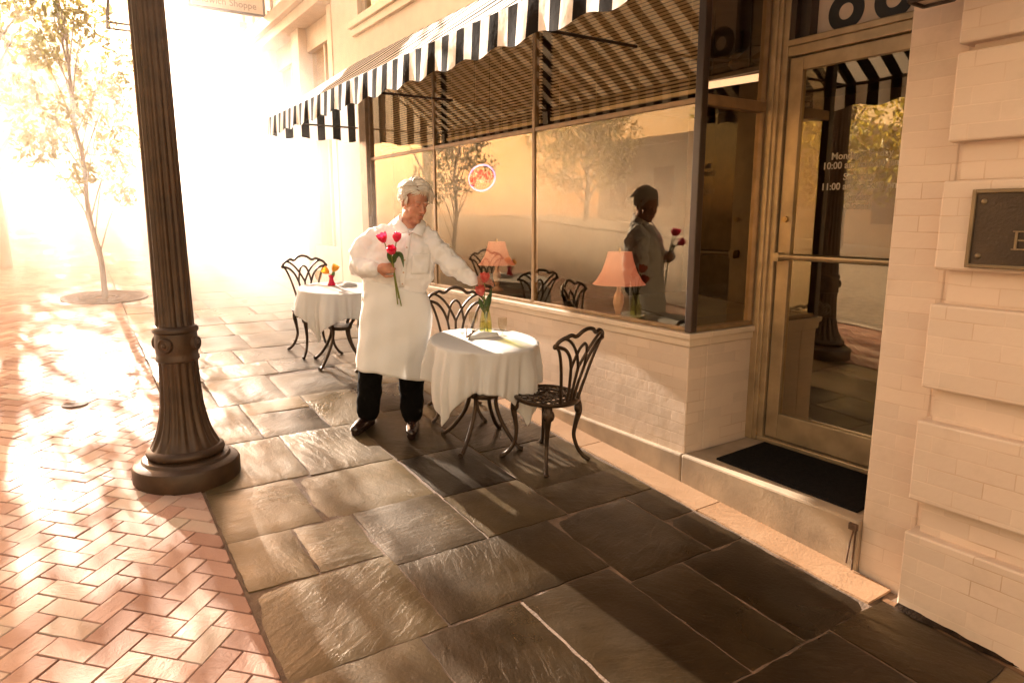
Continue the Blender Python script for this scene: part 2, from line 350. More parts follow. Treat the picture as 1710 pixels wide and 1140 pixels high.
def text_mesh(name, body, size, mat, parent, origin, right, up, align='CENTER', ext=.002, bold=0):
    cu = bpy.data.curves.new(name, 'FONT'); cu.body = body; cu.size = size; cu.align_x = align; cu.extrude = ext; cu.offset = bold
    o = bpy.data.objects.new(name, cu); COL.objects.link(o)
    dg = bpy.context.evaluated_depsgraph_get(); dg.update()
    me = bpy.data.meshes.new_from_object(o.evaluated_get(dg)); bpy.data.objects.remove(o); bpy.data.curves.remove(cu)
    r = Vector(right).normalized(); u = Vector(up).normalized(); n = r.cross(u)
    mw = Matrix((r, u, n)).transposed().to_4x4(); mw.translation = Vector(origin)
    me.transform(mw); me.materials.clear(); me.materials.append(mat); me.name = name
    o = bpy.data.objects.new(name, me); COL.objects.link(o)
    if parent: o.parent = parent; o.matrix_parent_inverse = wmat(parent).inverted()
    return o
def smoothpath(pts, n=6):                       # Catmull-Rom
    P = [Vector(p) for p in pts]; out = []
    for i in range(len(P)-1):
        a = P[max(i-1, 0)]; b = P[i]; c = P[i+1]; d = P[min(i+2, len(P)-1)]
        for k in range(n):
            t = k/n
            out.append(.5*((2*b)+(c-a)*t+(2*a-5*b+4*c-d)*t*t+(3*b-a-3*c+d)*t**3))
    out.append(P[-1]); return out
def interp(vals, n):
    xs = np.linspace(0, len(vals)-1, n); return list(np.interp(xs, range(len(vals)), vals))

# ------------------------------------------------------------------ setting: ground, road, pavements
mb = MB(); ys = [-14, 26, 84]; xs = [-40, 40]
vsx = [(x, y, G(y)-.10) for y in ys for x in xs]
mb.add(vsx, [(0, 1, 3, 2), (2, 3, 5, 4)]); tag(mb.build('ground', M['ground']), kind='structure')
def sheet(name, x0, x1, dz, mat, y0=-12, y1=80, thick=.02):
    m = MB()
    for a, b in ((y0, 26), (26, y1)):
        m.add([(x0, a, G(a)+dz), (x1, a, G(a)+dz), (x1, b, G(b)+dz), (x0, b, G(b)+dz),
               (x0, a, G(a)+dz-thick), (x1, a, G(a)+dz-thick), (x1, b, G(b)+dz-thick), (x0, b, G(b)+dz-thick)],
              [(0, 1, 2, 3), (4, 7, 6, 5), (0, 3, 7, 4), (1, 5, 6, 2), (0, 4, 5, 1), (2, 6, 7, 3)])
    return tag(m.build(name, mat), kind='structure')
CURB = -1.35
sheet('road', -10.5, CURB-.15, -.07, M['asphalt'], y1=78)
sheet('kerb', CURB-.15, CURB, .012, M['kerb'], y1=78, thick=.1)
sheet('pavement_bed', CURB, 2.97, -.0065, M['grout'], y1=78)
sheet('far_pavement', -14, -10.5, .03, M['kerb'], y1=78, thick=.09)
BORDER = lambda y: .505+.0125*(y-2)

# brick pavement: 45 degree herringbone, each brick its own piece of the surface
def clip_poly(poly, f):
    out = []
    for i in range(len(poly)):
        a, b = poly[i-1], poly[i]; fa, fb = f(a), f(b)
        if (fa >= 0) != (fb >= 0):
            t = fa/(fa-fb); out.append((a[0]+(b[0]-a[0])*t, a[1]+(b[1]-a[1])*t))
        if fb >= 0: out.append(b)
    return out
mb = MB(); bw, bl, gap = .100, .200, .003
def brick(cx, cy, ang):
    c, s = math.cos(ang), math.sin(ang); hx, hy = bl/2-gap/2, bw/2-gap/2
    poly = [(cx+c*a-s*b, cy+s*a+c*b) for a, b in ((-hx, -hy), (hx, -hy), (hx, hy), (-hx, hy))]
    poly = clip_poly(poly, lambda p: BORDER(p[1])-.006-p[0]); 
    if len(poly) >= 3: poly = clip_poly(poly, lambda p: p[0]-CURB-.004)
    if len(poly) < 3: return
    gx = sum(p[0] for p in poly)/len(poly); gy = sum(p[1] for p in poly)/len(poly)
    if (gx-.5)**2+(gy-10.3)**2 < .5**2: return
    ar = sum(poly[i-1][0]*poly[i][1]-poly[i][0]*poly[i-1][1] for i in range(len(poly)))
    if ar < 0: poly = poly[::-1]
    if abs(ar) < .0008: return
    dz = random.uniform(-.0015, .0015); tx, ty = random.gauss(0, .008), random.gauss(0, .008)
    ch = .004; n = len(poly)
    def zz(p, e): return G(p[1])+dz+tx*(p[0]-gx)+ty*(p[1]-gy)+e
    inn = [(gx+(p[0]-gx)*(1-ch/max(.02, math.hypot(p[0]-gx, p[1]-gy))*1.2), gy+(p[1]-gy)*(1-ch/max(.02, math.hypot(p[0]-gx, p[1]-gy))*1.2)) for p in poly]
    V = [(p[0], p[1], zz(p, -.02)) for p in poly]+[(p[0], p[1], zz(p, -.0025)) for p in poly]+[(p[0], p[1], zz(p, .002)) for p in inn]
    F = [tuple(range(2*n, 3*n))]
    for k in (0, 1):
        for i in range(n): j = (i+1) % n; F.append((k*n+i, k*n+j, (k+1)*n+j, (k+1)*n+i))
    mb.add(V, F, 0, random.random())
c45 = math.cos(math.pi/4)
for i in range(-260, 260):
    for j in range(-70, 70):
        # classic 2:1 herringbone tiling in brick-width units
        for (ox, oy, horiz) in ((0, 0, True), (0, 1, False)):
            u = (i + ox) ; v = (j*4 + i + oy)
            # horizontal brick covers (u,v)-(u+2,v+1); vertical brick covers (u,v)-(u+1,v+2)
            if horiz: cu, cv = u+1, v+.5
            else: cu, cv = u+.5, v+1
            X = (cu*c45-cv*c45)*bw; Y = (cu*c45+cv*c45)*bw+4
            if CURB-.2 < X < BORDER(Y)+.2 and -1.2 < Y < 30:
                brick(X, Y, math.pi/4+(0 if horiz else math.pi/2))
tag(mb.build('brick_pavement', [M['brickpave']]), kind='structure')
sheet('brick_bed', CURB, .5, -.0035, M['bgrout'], y0=-3, y1=78, thick=.002)

# flagstones, joints measured from the photograph
slabs = [(.52, 1.0, 3.25, 3.82), (1.0, 1.63, 3.25, 3.80), (.52, .83, 2.8, 3.25), (.83, 1.14, 2.8, 3.25), (1.14, 1.64, 2.69, 3.25),
         (.52, 1.15, 2.19, 2.8), (1.15, 2.0, 2.19, 2.69), (1.64, 2.14, 3.18, 3.76), (1.64, 2.14, 2.69, 3.18), (2.14, 2.77, 3.02, 3.62),
         (2.14, 2.77, 2.69, 3.02), (2.0, 2.54, 2.05, 2.69), (2.54, 2.77, 2.38, 2.69), (2.54, 2.77, 2.05, 2.38), (1.99, 2.32, 1.39, 2.05),
         (2.32, 2.77, 1.39, 2.05), (.52, 1.02, 1.6, 2.19), (1.02, 1.49, 1.6, 2.19), (1.49, 1.99, 1.39, 2.19), (.52, 1.49, 1.05, 1.6),
         (1.49, 1.89, .7, 1.39), (1.89, 2.47, .8, 1.39), (2.47, 2.86, .9, 1.39), (.52, 1.49, .4, 1.05), (1.89, 2.4, .1, .8), (2.4, 2.86, .1, .9), (1.49, 1.89, -.1, .7),
         (.52, 1.49, -.5, .4), (1.49, 2.2, -1.2, -.1), (2.2, 2.86, -1.2, .1), (.52, 1.49, -1.4, -.5),
         (.52, 1.1, 3.82, 4.5), (1.1, 1.63, 3.80, 4.5), (1.63, 2.14, 3.76, 4.62), (2.14, 2.77, 3.62, 4.3),
         (.52, 1.01, 4.5, 5.26), (1.01, 1.47, 4.5, 4.98), (1.01, 1.47, 4.98, 5.26), (1.47, 1.9, 4.5, 5.26), (1.63, 1.9, 4.5, 4.5), (1.9, 2.4, 4.62, 5.26), (2.4, 2.77, 4.3, 5.26), (2.14, 2.4, 4.3, 4.62),
         (.52, .88, 5.26, 5.95), (.88, 1.38, 5.26, 5.95), (1.38, 2.0, 5.26, 5.9), (2.0, 2.77, 5.26, 6.0)]
slabs = [s for s in slabs if s[3]-s[2] > .05]
y = 5.95; k = 0
wid = [(.9, 1.5, 2.1, 2.77), (.85, 1.3, 1.95, 2.77), (1.05, 1.5, 2.2, 2.77), (.8, 1.47, 1.9, 2.77)]
first = True
while y < 26:
    h = [.42, .53, .62, .58][k % 4]; x0 = .52
    for q, x1 in enumerate(wid[k % 4]):
        y0 = y
        if first and q >= 1: y0 = 5.9 if q == 1 else (5.9 if x0 < 2.0 else 6.0)
        slabs.append((x0, x1, max(y0, y if x0 < 2.0 else 6.0), y+h)); x0 = x1
    first = False; y += h; k += 1
mb = MB(); random.seed(3)
tones = {0: .85, 1: .62, 2: .80, 3: .6, 4: .34, 5: .58, 6: .22, 7: .04, 8: .40, 9: .40, 10: .36, 11: .16, 12: .2, 13: .15, 14: .2, 15: .08, 16: .45, 17: .22, 18: .18, 19: .4, 20: .15, 21: .1, 22: .2}  # own slab tones, plus sheen on the left and shade rightward put into them
for q, (x0, x1, y0, y1) in enumerate(slabs):
    g = .0048; far = y0 > 9
    nx = 2 if far else max(3, int((x1-x0)/.05)); ny = 2 if far else max(3, int((y1-y0)/.05))
    dz = random.uniform(-.002, .003); tx = random.gauss(0, .004); ty = random.gauss(0, .004); ph = random.random()*50
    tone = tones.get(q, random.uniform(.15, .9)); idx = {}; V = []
    xc, yc = (x0+x1)/2, (y0+y1)/2
    def edge(x, yy):
        return .0028*math.sin(x*31+ph)+.0022*math.sin(yy*37+ph*1.3)+.0015*math.sin(x*83+yy*71+ph)
    for j in range(ny+1):
        for i in range(nx+1):
            X = x0+g+(x1-x0-2*g)*i/nx; Y = y0+g+(y1-y0-2*g)*j/ny
            if x0 == .52 and i == 0: X = BORDER(Y)+.008
            e = edge(X, Y)
            onb = i in (0, nx) or j in (0, ny)
            Z = G(Y)+dz+tx*(X-xc)+ty*(Y-yc)+.0016*math.sin(X*17+ph)*math.sin(Y*14+ph)+(-.004 if onb else .001)
            V.append((X+(e if i in (0, nx) else 0), Y+(e if j in (0, ny) else 0), Z))
    F = [(j*(nx+1)+i, j*(nx+1)+i+1, (j+1)*(nx+1)+i+1, (j+1)*(nx+1)+i) for j in range(ny) for i in range(nx)]
    rim = [i for i in range(nx+1)]+[(j)*(nx+1)+nx for j in range(1, ny+1)]+[ny*(nx+1)+i for i in range(nx-1, -1, -1)]+[j*(nx+1) for j in range(ny-1, 0, -1)]
    b0 = len(V)
    for i in rim: V.append((V[i][0], V[i][1], V[i][2]-.02))
    L = len(rim)
    F += [(rim[i], b0+i, b0+(i+1) % L, rim[(i+1) % L]) for i in range(L)]
    mb.add(V, F, 0, tone)
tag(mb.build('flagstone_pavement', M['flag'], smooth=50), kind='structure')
# pale stone strip along the foot of the wall
mb = MB(); y = 1.40; random.seed(5)
while y < 26:
    l = random.uniform(.75, 1.1) if y > 1.5 else .97
    n = 8; V = []
    for i in range(n+1):
        yy = y+.004+(l-.008)*i/n; wv = .004*math.sin(yy*23)+.003*math.sin(yy*57)
        V += [(2.785+wv, yy, G(yy)-.012), (2.79+wv, yy, G(yy)+.003), (2.972, yy, G(yy)+.006), (2.972, yy, G(yy)-.012)]
    F = [(i*4+k, i*4+k+1, i*4+k+5, i*4+k+4) for i in range(n) for k in range(3)]+[(0, 3, 2, 1), (n*4, n*4+1, n*4+2, n*4+3)]
    mb.add(V, F, 0, random.random()); y += l
mb.add([(2.865, -1.5, G(-1.5)-.002), (2.90, -1.5, G(-1.5)-.002), (2.90, 1.39, G(1.39)-.002), (2.865, 1.39, G(1.39)-.002)], [(0, 1, 2, 3)], 0, .2)
tag(mb.build('stone_strip', M['strip'], smooth=40), kind='structure')

m = MB(); V = []; n = 60
for i in range(n+1):
    yy = -1.5+2.83*i/n; wv = .012*math.sin(yy*9)+.010*math.sin(yy*23+1)+.006*math.sin(yy*61)
    V += [(2.868+wv, yy, G(yy)+.0035), (2.885+wv*.4, yy, G(yy)+.012+.004*math.sin(yy*47)), (2.899, yy, G(yy)+.014)]
m.add(V, [(i*3+k, i*3+k+1, i*3+k+4, i*3+k+3) for i in range(n) for k in range(2)])
tag(m.build('gutter_dirt', M['bgrout2'], smooth=60), kind='structure')

# ------------------------------------------------------------------ the shop building
XF = 3.0; ST = .36
shop = thing('shop_building', 'cream painted brick shop building with large display windows, recessed glass door and rusticated corner pier', 'building', (XF, 2.7, .36))
def part(m, name, mat, parent=None, **k): return m.build(name, mat, parent or shop, world=True, **k)
# brick bulkhead under the windows, with the return into the doorway
m = MB(); m.box(XF, XF+.16, 2.672, 7.70, .30, 1.005); m.box(XF+.16, 3.60, 2.672, 2.80, .30, 1.005); part(m, 'bulkhead', M['paint_brick'], bevel=.006)
m = MB(); m.box(XF-.012, XF+.17, 2.660, 7.70, 1.007, 1.052); m.box(XF-.025, XF+.17, 2.647, 7.70, 1.052, 1.085)
m.box(XF+.17, 3.60, 2.660, 2.80, 1.007, 1.052); m.box(XF+.17, 3.60, 2.647, 2.80, 1.052, 1.085); part(m, 'window_sill', M['trim'], bevel=.004)
# step and kerb course
m = MB(); m.box(2.972, 3.62, 1.575, 2.668, -.1, ST); m.box(2.972, 3.05, 2.668, 8.45, -.1, ST-.003); part(m, 'step', M['step'], bevel=.012)
# end pier and upper wall
m = MB(); m.box(XF+.004, XF+.4, 7.70, 8.45, .3, 3.30); part(m, 'end_pier', M['plaster'], bevel=.008)
m = MB(); m.box(XF+.002, XF+.4, -2.5, 8.45, 3.30, 3.88)
m.box(XF+.002, XF+.4, 7.62, 8.45, 3.88, 6.4); m.box(XF+.002, XF+.4, 4.6, 5.9, 3.88, 6.4); m.box(XF+.002, XF+.4, -2.5, 3.6, 3.88, 6.4)
m.box(XF+.002, XF+.4, 5.9, 7.62, 5.9, 6.4); m.box(XF+.002, XF+.4, 3.6, 4.6, 5.9, 6.4); part(m, 'upper_wall', M['plaster'])
for (a, b) in ((5.9, 7.62), (3.6, 4.6)):
    m = MB(); m.box(XF-.07, XF+.10, a-.14, b+.14, 3.80, 3.88); m.box(XF-.04, XF+.1, a-.10, b+.10, 3.72, 3.80)
    ws = part(m, 'upper_window_sill', M['trim'], bevel=.006)
    m = MB(); m.box(XF+.06, XF+.12, a, a+.07, 3.88, 5.9); m.box(XF+.06, XF+.12, b-.07, b, 3.88, 5.9); m.box(XF+.06, XF+.12, a+.07, b-.07, 5.82, 5.9); m.box(XF+.06, XF+.12, a+.07, b-.07, 3.88, 3.95); m.box(XF+.07, XF+.11, a+.07, b-.07, 4.85, 4.91)
    wf = part(m, 'upper_window', M['trim'], bevel=.004)
    m = MB(); m.box(XF+.085, XF+.092, a+.06, b-.06, 3.94, 5.83); part(m, 'glass', M['glass'], wf)
# shell: roof slab, back and side walls so that the inside is dark
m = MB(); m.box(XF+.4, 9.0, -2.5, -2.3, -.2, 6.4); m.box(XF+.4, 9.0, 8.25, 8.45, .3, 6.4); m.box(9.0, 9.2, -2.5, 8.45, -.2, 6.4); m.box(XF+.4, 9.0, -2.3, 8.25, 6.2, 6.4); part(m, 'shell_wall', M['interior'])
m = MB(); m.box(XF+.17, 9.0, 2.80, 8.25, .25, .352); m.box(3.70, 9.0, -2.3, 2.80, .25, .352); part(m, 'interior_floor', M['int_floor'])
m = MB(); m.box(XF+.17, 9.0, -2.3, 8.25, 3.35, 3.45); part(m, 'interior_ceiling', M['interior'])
# display window frame: posts, head and transom bars; each pane its own glass
ZT = 2.383; ZH = 3.25
def pane(y0, y1, z0, z1, x=XF+.030):
    m = MB(); m.box(x, x+.006, y0, y1, z0, z1); return m
bays = [(2.70, 4.28), (4.28, 5.90), (5.90, 7.46)]
for k, (a, b) in enumerate(bays):
    m = MB(); ex = .017
    a0 = a+(.014 if k == 0 else ex); b0 = b-ex if k < 2 else b
    m.box(XF+.018, XF+.060, a0, b0, 1.087, 1.112)
    m.box(XF+.022, XF+.058, a0, b0, ZT-.016, ZT+.016); m.box(XF+.018, XF+.08, a0, b0, ZH-.04, ZH)
    if k < 2: m.box(XF+.020, XF+.060, b-ex, b+ex, 1.087, ZH)
    else: m.box(XF+.02, XF+.079, b-.02, b+.004, 1.09, ZH-.002)
    wf = part(m, 'shop_window', M['frame'], bevel=.004)
    part(pane(a0, b0, 1.110, ZT-.018), 'pane', M['glass'], wf)
    part(pane(a0, b0, ZT+.018, ZH-.035), 'transom_pane', M['glass'], wf)
m = MB(); m.box(XF-.004, XF+.05, 7.46, 7.70, 1.087, 3.30); m.box(XF-.02, XF-.004, 7.46, 7.52, 1.087, 3.30); part(m, 'window_jamb', M['frame'], bevel=.006)
m = MB(); m.box(XF+.002, XF+.052, 2.664, 2.716, 1.087, 3.30); part(m, 'corner_post', M['darkwood'], bevel=.006)
m = MB(); m.box(XF+.003, XF+.25, 1.575, 7.70, 3.252, 3.299); part(m, 'lintel', M['trim'])
# return window beside the door
m = MB(); m.box(XF+.052, 3.56, 2.668, 2.72, 1.087, 1.115); m.box(3.54, 3.559, 2.666, 2.722, 1.09, ZH-.002); m.box(XF+.052, 3.56, 2.665, 2.725, ZT-.03, ZT+.03); m.box(XF+.052, 3.56, 2.668, 2.72, ZH-.04, ZH)
wf = part(m, 'return_window', M['frame'], bevel=.004)
m = MB(); m.box(XF+.052, 3.56, 2.692, 2.698, 1.11, ZT-.02); part(m, 'pane', M['glass'], wf)
m = MB(); m.box(XF+.052, 3.56, 2.692, 2.698, ZT+.02, ZH-.03); part(m, 'transom_pane', M['glass'], wf)
# door frame: jambs, head, transom
DX = 3.60
m = MB(); m.box(3.56, 3.66, 2.625, 2.72, ST, 3.25); m.box(3.585, 3.69, 2.565, 2.625, ST, 3.25); m.box(3.57, 3.60, 2.60, 2.632, ST, 3.25)
m.box(3.585, 3.69, 1.60, 2.565, 2.645, 2.70); m.box(3.575, 3.69, 1.60, 2.565, 2.70, 2.735); m.box(3.585, 3.69, 1.575, 1.60, ST, 3.25)
m.box(3.575, 3.72, 1.60, 2.60, ST, ST+.03)
part(m, 'door_frame', M['alu'], bevel=.006)
m = MB(); DL, DRT = 2.56, 1.61
m.box(3.605, 3.65, DL-.085, DL, .395, 2.64); m.box(3.605, 3.65, DRT, DRT+.09, .395, 2.64); m.box(3.605, 3.65, DRT+.09, DL-.085, 2.565, 2.64); m.box(3.605, 3.65, DRT+.09, DL-.085, .395, .555)
door = part(m, 'door', M['alu'], bevel=.005)
m = MB(); m.box(3.624, 3.630, DRT+.08, DL-.08, .55, 2.57); part(m, 'glass', M['door_glass'], door)
m = MB(); m.tube([(3.565, DL-.03, 1.515), (3.565, DRT+.03, 1.515)], .019, 12, flat=.7); m.box(3.55, 3.61, DL-.05, DL-.015, 1.49, 1.54); m.box(3.55, 3.61, DRT+.015, DRT+.05, 1.49, 1.54); part(m, 'push_bar', M['alu'], door, smooth=40)
m = MB(); m.tube([(3.61, DL-.045, 1.735), (3.590, DL-.045, 1.735)], [.019, .017], 16); m.tube([(3.591, DL-.045, 1.735), (3.586, DL-.045, 1.735)], .008, 10); part(m, 'lock', M['brass'], door, smooth=40)
yy = [('Monday - Friday', 2.075, .052), ('10:00 am to 6:00 pm', 2.025, .052), ('Saturday', 1.962, .052), ('11:00 am to 5:00 pm', 1.912, .052), ('Sunday', 1.852, .052), ('Closed', 1.806, .052)]
for body, z, s in yy: text_mesh('hours_lettering', body, s, M['decal'], door, (3.6225, 2.10, z-.015), (0, -1, 0), (0, 0, 1), ext=.0006, bold=.0008)
# transom light over the door with its painted board
m = MB(); m.box(3.66, 3.70, 1.60, 2.44, 2.735, 3.25)
tb = part(m, 'transom_board', M['sign_white'])
for yc in (2.275, 2.02):
    m = MB(); pts = [(3.653, yc+.075*math.cos(a), 2.835+.075*math.sin(a)) for a in np.linspace(0, 2*math.pi, 40)]
    ring = [[(3.66, yc+r*math.cos(a), 2.835+r*math.sin(a)) for a in np.linspace(0, 2*math.pi, 40, endpoint=False)] for r in (.042, .042, .10, .10)]
    ring[1] = [(3.654, p[1], p[2]) for p in ring[1]]; ring[2] = [(3.654, p[1], p[2]) for p in ring[2]]
    m.loft(ring, False); part(m, 'painted_ring', M['ring_black'], tb)
m = MB(); m.box(3.59, 3.66, 2.44, 2.465, 2.735, 3.25); m.box(3.59, 3.66, 2.53, 2.565, 2.735, 3.25); m.box(3.63, 3.636, 2.465, 2.53, 2.735, 3.25); part(m, 'transom_jamb', M['darkwood'])
m = MB(); m.box(XF+.3, 3.70, 1.575, 2.665, 3.25, 3.30); part(m, 'doorway_soffit', M['trim'])
# brick strip right of the doorway, and the rusticated corner pier
m = MB(); m.box(XF, 3.72, 1.34, 1.575, -.1, 3.30); part(m, 'door_side_wall', M['paint_brick'], bevel=.008)
m = MB()
zs = [(2.40, 3.3), (2.03, 2.36), (1.545, 1.885), (1.065, 1.408), (.58, .925), (-.15, .435)]
m.box(2.943, XF, -2.5, 1.302, -.16, 3.30)
m.box(XF, 3.4, -2.5, 1.34, -.16, 3.30)
part(m, 'pier_core', M['paint_brick'])
for a, b in [(2.385, 3.3), (2.03, 2.355), (1.545, 1.885), (1.065, 1.408), (.58, .925), (-.15, .435)]:
    m = MB(); m.box(2.89, XF, -2.5, 1.338, a, b); part(m, 'rusticated_band', M['paint_brick'], bevel=.009)
# rusty bracket left on the step face
m = MB(); m.tube(smoothpath([(2.965, 1.59, .33), (2.955, 1.60, .25), (2.965, 1.615, .14)], 4), .004, 8); m.tube([(2.965, 1.583, .34), (2.96, 1.583, .12)], .0045, 8); m.box(2.955, 2.971, 1.576, 1.615, .315, .345)
part(m, 'rusty_bracket', M['rust'], smooth=40)

# blinds behind the transom panes: each blind is a thing
for k, (a, b) in enumerate(bays):
    lab = ['beige venetian blind in the display window nearest the doorway', 'beige venetian blind in the middle display window above the neon sign', 'beige venetian blind in the farthest display window behind the waiter'][k]
    t = thing('venetian_blind', lab, 'blind', (XF+.14, (a+b)/2, 3.2), group='venetian blinds in the shop windows')
    a0, b0 = a+.06, b-.06; m = MB(); z = 2.485
    while z < 3.2:
        rings = [[(XF+.14+dx, yy_, z+dzz) for dx, dzz in ((-.011, .0040), (0, .0012), (.011, -.0040), (.0, .0002))] for yy_ in (a0, b0)]
        m.loft(rings); z += .0225
    part(m, 'slats', M['blind'], t)
    m = MB(); m.box(XF+.127, XF+.153, a0, b0, 2.445, 2.47); part(m, 'bottom_rail', M['blind'], t, bevel=.003)
    m = MB(); m.box(XF+.12, XF+.16, a0, b0, 3.2, 3.24); part(m, 'head_rail', M['blind'], t)
    for f in (.08, .36, .64, .92):
        m = MB(); m.tube([(XF+.126, a0+(b0-a0)*f, 2.45), (XF+.126, a0+(b0-a0)*f, 3.2)], .0014, 4); part(m, 'cord', M['blind'], t)

# neon sign
t = thing('neon_sign', 'glowing neon open sign with red script in a pale blue oval behind the window', 'neon sign', (3.10, 5.16, 2.08))
pts = [(3.10, 5.16+.215*math.cos(a), 2.078+.108*math.sin(a)) for a in np.linspace(0, 2*math.pi, 49)]
m = MB(); m.tube(pts, .008, 8, cap=False); part(m, 'oval_tube', M['neon_blue'], t, smooth=60)
def script(pts, sx=1):                       # (u right, v up) in sign space, u grows towards the viewer's right = -Y
    return smoothpath([(3.085, 5.16-u, 2.078+v) for u, v in pts], 5)
strokes = [[(-.10, .050), (-.145, .035), (-.165, -.005), (-.145, -.045), (-.105, -.03), (-.095, .015), (-.115, .048), (-.10, .05)],
           [(-.055, .04), (-.065, -.02), (-.078, -.085)], [(-.058, .03), (-.035, .048), (-.015, .03), (-.028, -.01), (-.062, -.015)],
           [(-.015, -.002), (.02, .005), (.045, .032), (.03, .05), (.008, .03), (.006, -.015), (.03, -.035), (.06, -.01)],
           [(.075, .035), (.068, -.04)], [(.07, -.01), (.10, .035), (.125, .03), (.122, -.02), (.14, -.035), (.175, .005), (.2, .02)]]
m = MB()
for s in strokes: m.tube(script(s), .012, 8)
part(m, 'open_lettering', M['neon_red'], t, smooth=60)
m = MB(); m.tube([(3.11, 5.28, 2.17), (3.11, 5.28, 3.2)], .0015, 4); m.tube([(3.11, 5.04, 2.17), (3.11, 5.04, 3.2)], .0015, 4); part(m, 'hanging_wire', M['darkwood'], t)

# inside: table lamps on dark tables, a tube light, a ceiling fan
def bell_lamp(x, y, label):
    t = thing('table_lamp', label, 'lamp', (x, y, 1.0), group='pink table lamps inside the window')
    m = MB(); prof = [(.085, .50), (.098, .44), (.125, .36), (.165, .29), (.19, .265)]
    n = 48; rings = []
    for r_, z_ in prof: rings.append([(x+r_*(1+.035*abs(math.cos(3*a)))*math.cos(a), y+r_*(1+.035*abs(math.cos(3*a)))*math.sin(a), 1.0+z_) for a in [2*math.pi*j/n for j in range(n)]])
    m.loft(rings, False); part(m, 'lamp_shade', M['shade'], t, smooth=35)
    m = MB(); m.lathe([(.07, 0), (.07, .012), (.03, .03), (.018, .05), (.028, .08), (.04, .13), (.035, .18), (.016, .22), (.014, .25), (.02, .265), (.01, .29)], 20, (x, y, 1.0)); part(m, 'lamp_base', M['pale_ceramic'], t, smooth=40)
    m = MB(); m.lathe([(.004, .48), (.008, .50), (.009, .515), (.004, .53)], 10, (x, y, 1.0)); m.tube([(x-.09, y, 1.49), (x+.09, y, 1.49)], .003, 6); part(m, 'finial', M['brass'], t, smooth=40)
    t2 = thing('console_table', 'dark wooden table inside the window under ' + label.split(' lamp')[0] + ' lamp', 'table', (x, y, .352))
    m = MB(); m.box(x-.22, x+.3, y-.4, y+.4, .97, .998); part(m, 'table_top', M['darkwood'], t2, bevel=.004)
    for sx in (-.19, .27):
        for sy in (-.36, .36):
            m = MB(); m.box(x+sx-.02, x+sx+.02, y+sy-.02, y+sy+.02, .352, .97); part(m, 'leg', M['darkwood'], t2)
bell_lamp(3.40, 3.72, 'the brighter pink bell shaded lamp inside the large window right of the chair')
bell_lamp(3.75, 5.95, 'the fainter pink bell shaded lamp deep inside the middle window below the neon sign')
t = thing('tube_light', 'glowing straight tube light under the shop ceiling seen through the side pane', 'ceiling light', (4.5, 3.74, 2.8))
m = MB(); m.tube([(4.5, 3.98, 2.79), (4.5, 3.45, 2.775)], .028, 10); part(m, 'tube', M['tube'], t, smooth=50)
m = MB(); m.box(4.46, 4.54, 3.42, 4.02, 2.815, 2.85); m.tube([(4.5, 3.55, 2.85), (4.5, 3.55, 3.35)], .006, 6); m.tube([(4.5, 3.9, 2.85), (4.5, 3.9, 3.35)], .006, 6); part(m, 'fixture', M['darkwood'], t)
t = thing('ceiling_fan', 'dark ceiling fan hanging inside the shop above the side pane', 'fan', (5.2, 4.2, 3.2))
m = MB(); m.lathe([(.02, 0), (.09, -.05), (.1, -.13), (.05, -.18)], 16, (5.2, 4.2, 3.2)); m.tube([(5.2, 4.2, 3.2), (5.2, 4.2, 3.35)], .015, 8); part(m, 'motor', M['darkwood'], t, smooth=40)
for q in range(5):
    a = q*2*math.pi/5+.3; m = MB(); ca, sa = math.cos(a), math.sin(a)
    m.add([(5.2+ca*r_-sa*w_, 4.2+sa*r_+ca*w_, 3.10+z_) for z_ in (0, .008) for r_, w_ in ((.1, -.05), (.55, -.07), (.55, .07), (.1, .05))], [(0, 3, 2, 1), (4, 5, 6, 7), (0, 1, 5, 4), (1, 2, 6, 5), (2, 3, 7, 6), (3, 0, 4, 7)]); part(m, 'blade', M['darkwood'], t)

# door mat, plaque, wall lantern
m = MB(); hx = [(3.07, 2.49), (3.555, 2.52), (3.545, 1.66), (3.05, 1.63)]
m.add([(x, y, ST+.001) for x, y in hx]+[(x, y, ST+.014) for x, y in hx], [(0, 1, 2, 3), (7, 6, 5, 4), (0, 4, 5, 1), (1, 5, 6, 2), (2, 6, 7, 3), (3, 7, 4, 0)])
tag(m.build('door_mat', M['mat'], bevel=.004), 'black doormat lying on the doorstep in front of the glass door', 'doormat')
t = thing('wall_plaque', 'dark bronze plaque with pale rim and a raised letter on the rusticated pier', 'plaque', (2.89, .9, 1.7))
y0, y1, z0, z1 = .20, 1.205, 1.575, 1.836
m = MB(); m.box(2.872, 2.889, y0, y1, z0, z1); part(m, 'panel', M['plaque'], t)
m = MB(); e = .014
m.box(2.864, 2.889, y1-.001, y1+e, z0-e, z1+e); m.box(2.864, 2.889, y0-e, y0+.001, z0-e, z1+e); m.box(2.864, 2.889, y0, y1, z1-.001, z1+e); m.box(2.864, 2.889, y0, y1, z0-e, z0+.001); part(m, 'rim', M['plaque_rim'], t, bevel=.003)
for yy_, zz_ in ((1.178, 1.805), (1.178, 1.606), (.23, 1.805), (.23, 1.606)):
    m = MB(); m.ell((2.872, yy_, zz_), (.006, .011, .011), 12, 8); part(m, 'rosette', M['plaque_rim'], t, smooth=60)
m = MB(); ye, ze = 1.068, 1.632
m.box(2.866, 2.8725, ye-.012, ye-.004, ze, ze+.068)
for z_, l_ in ((0, .038), (.063, .036), (.032, .026)): m.box(2.866, 2.8725, ye-.012-l_, ye-.012, ze+z_, ze+z_+.005)
m.box(2.866, 2.8725, ye-.004, ye+.004, ze, ze+.004); m.box(2.866, 2.8725, ye-.004, ye+.004, ze+.064, ze+.068)
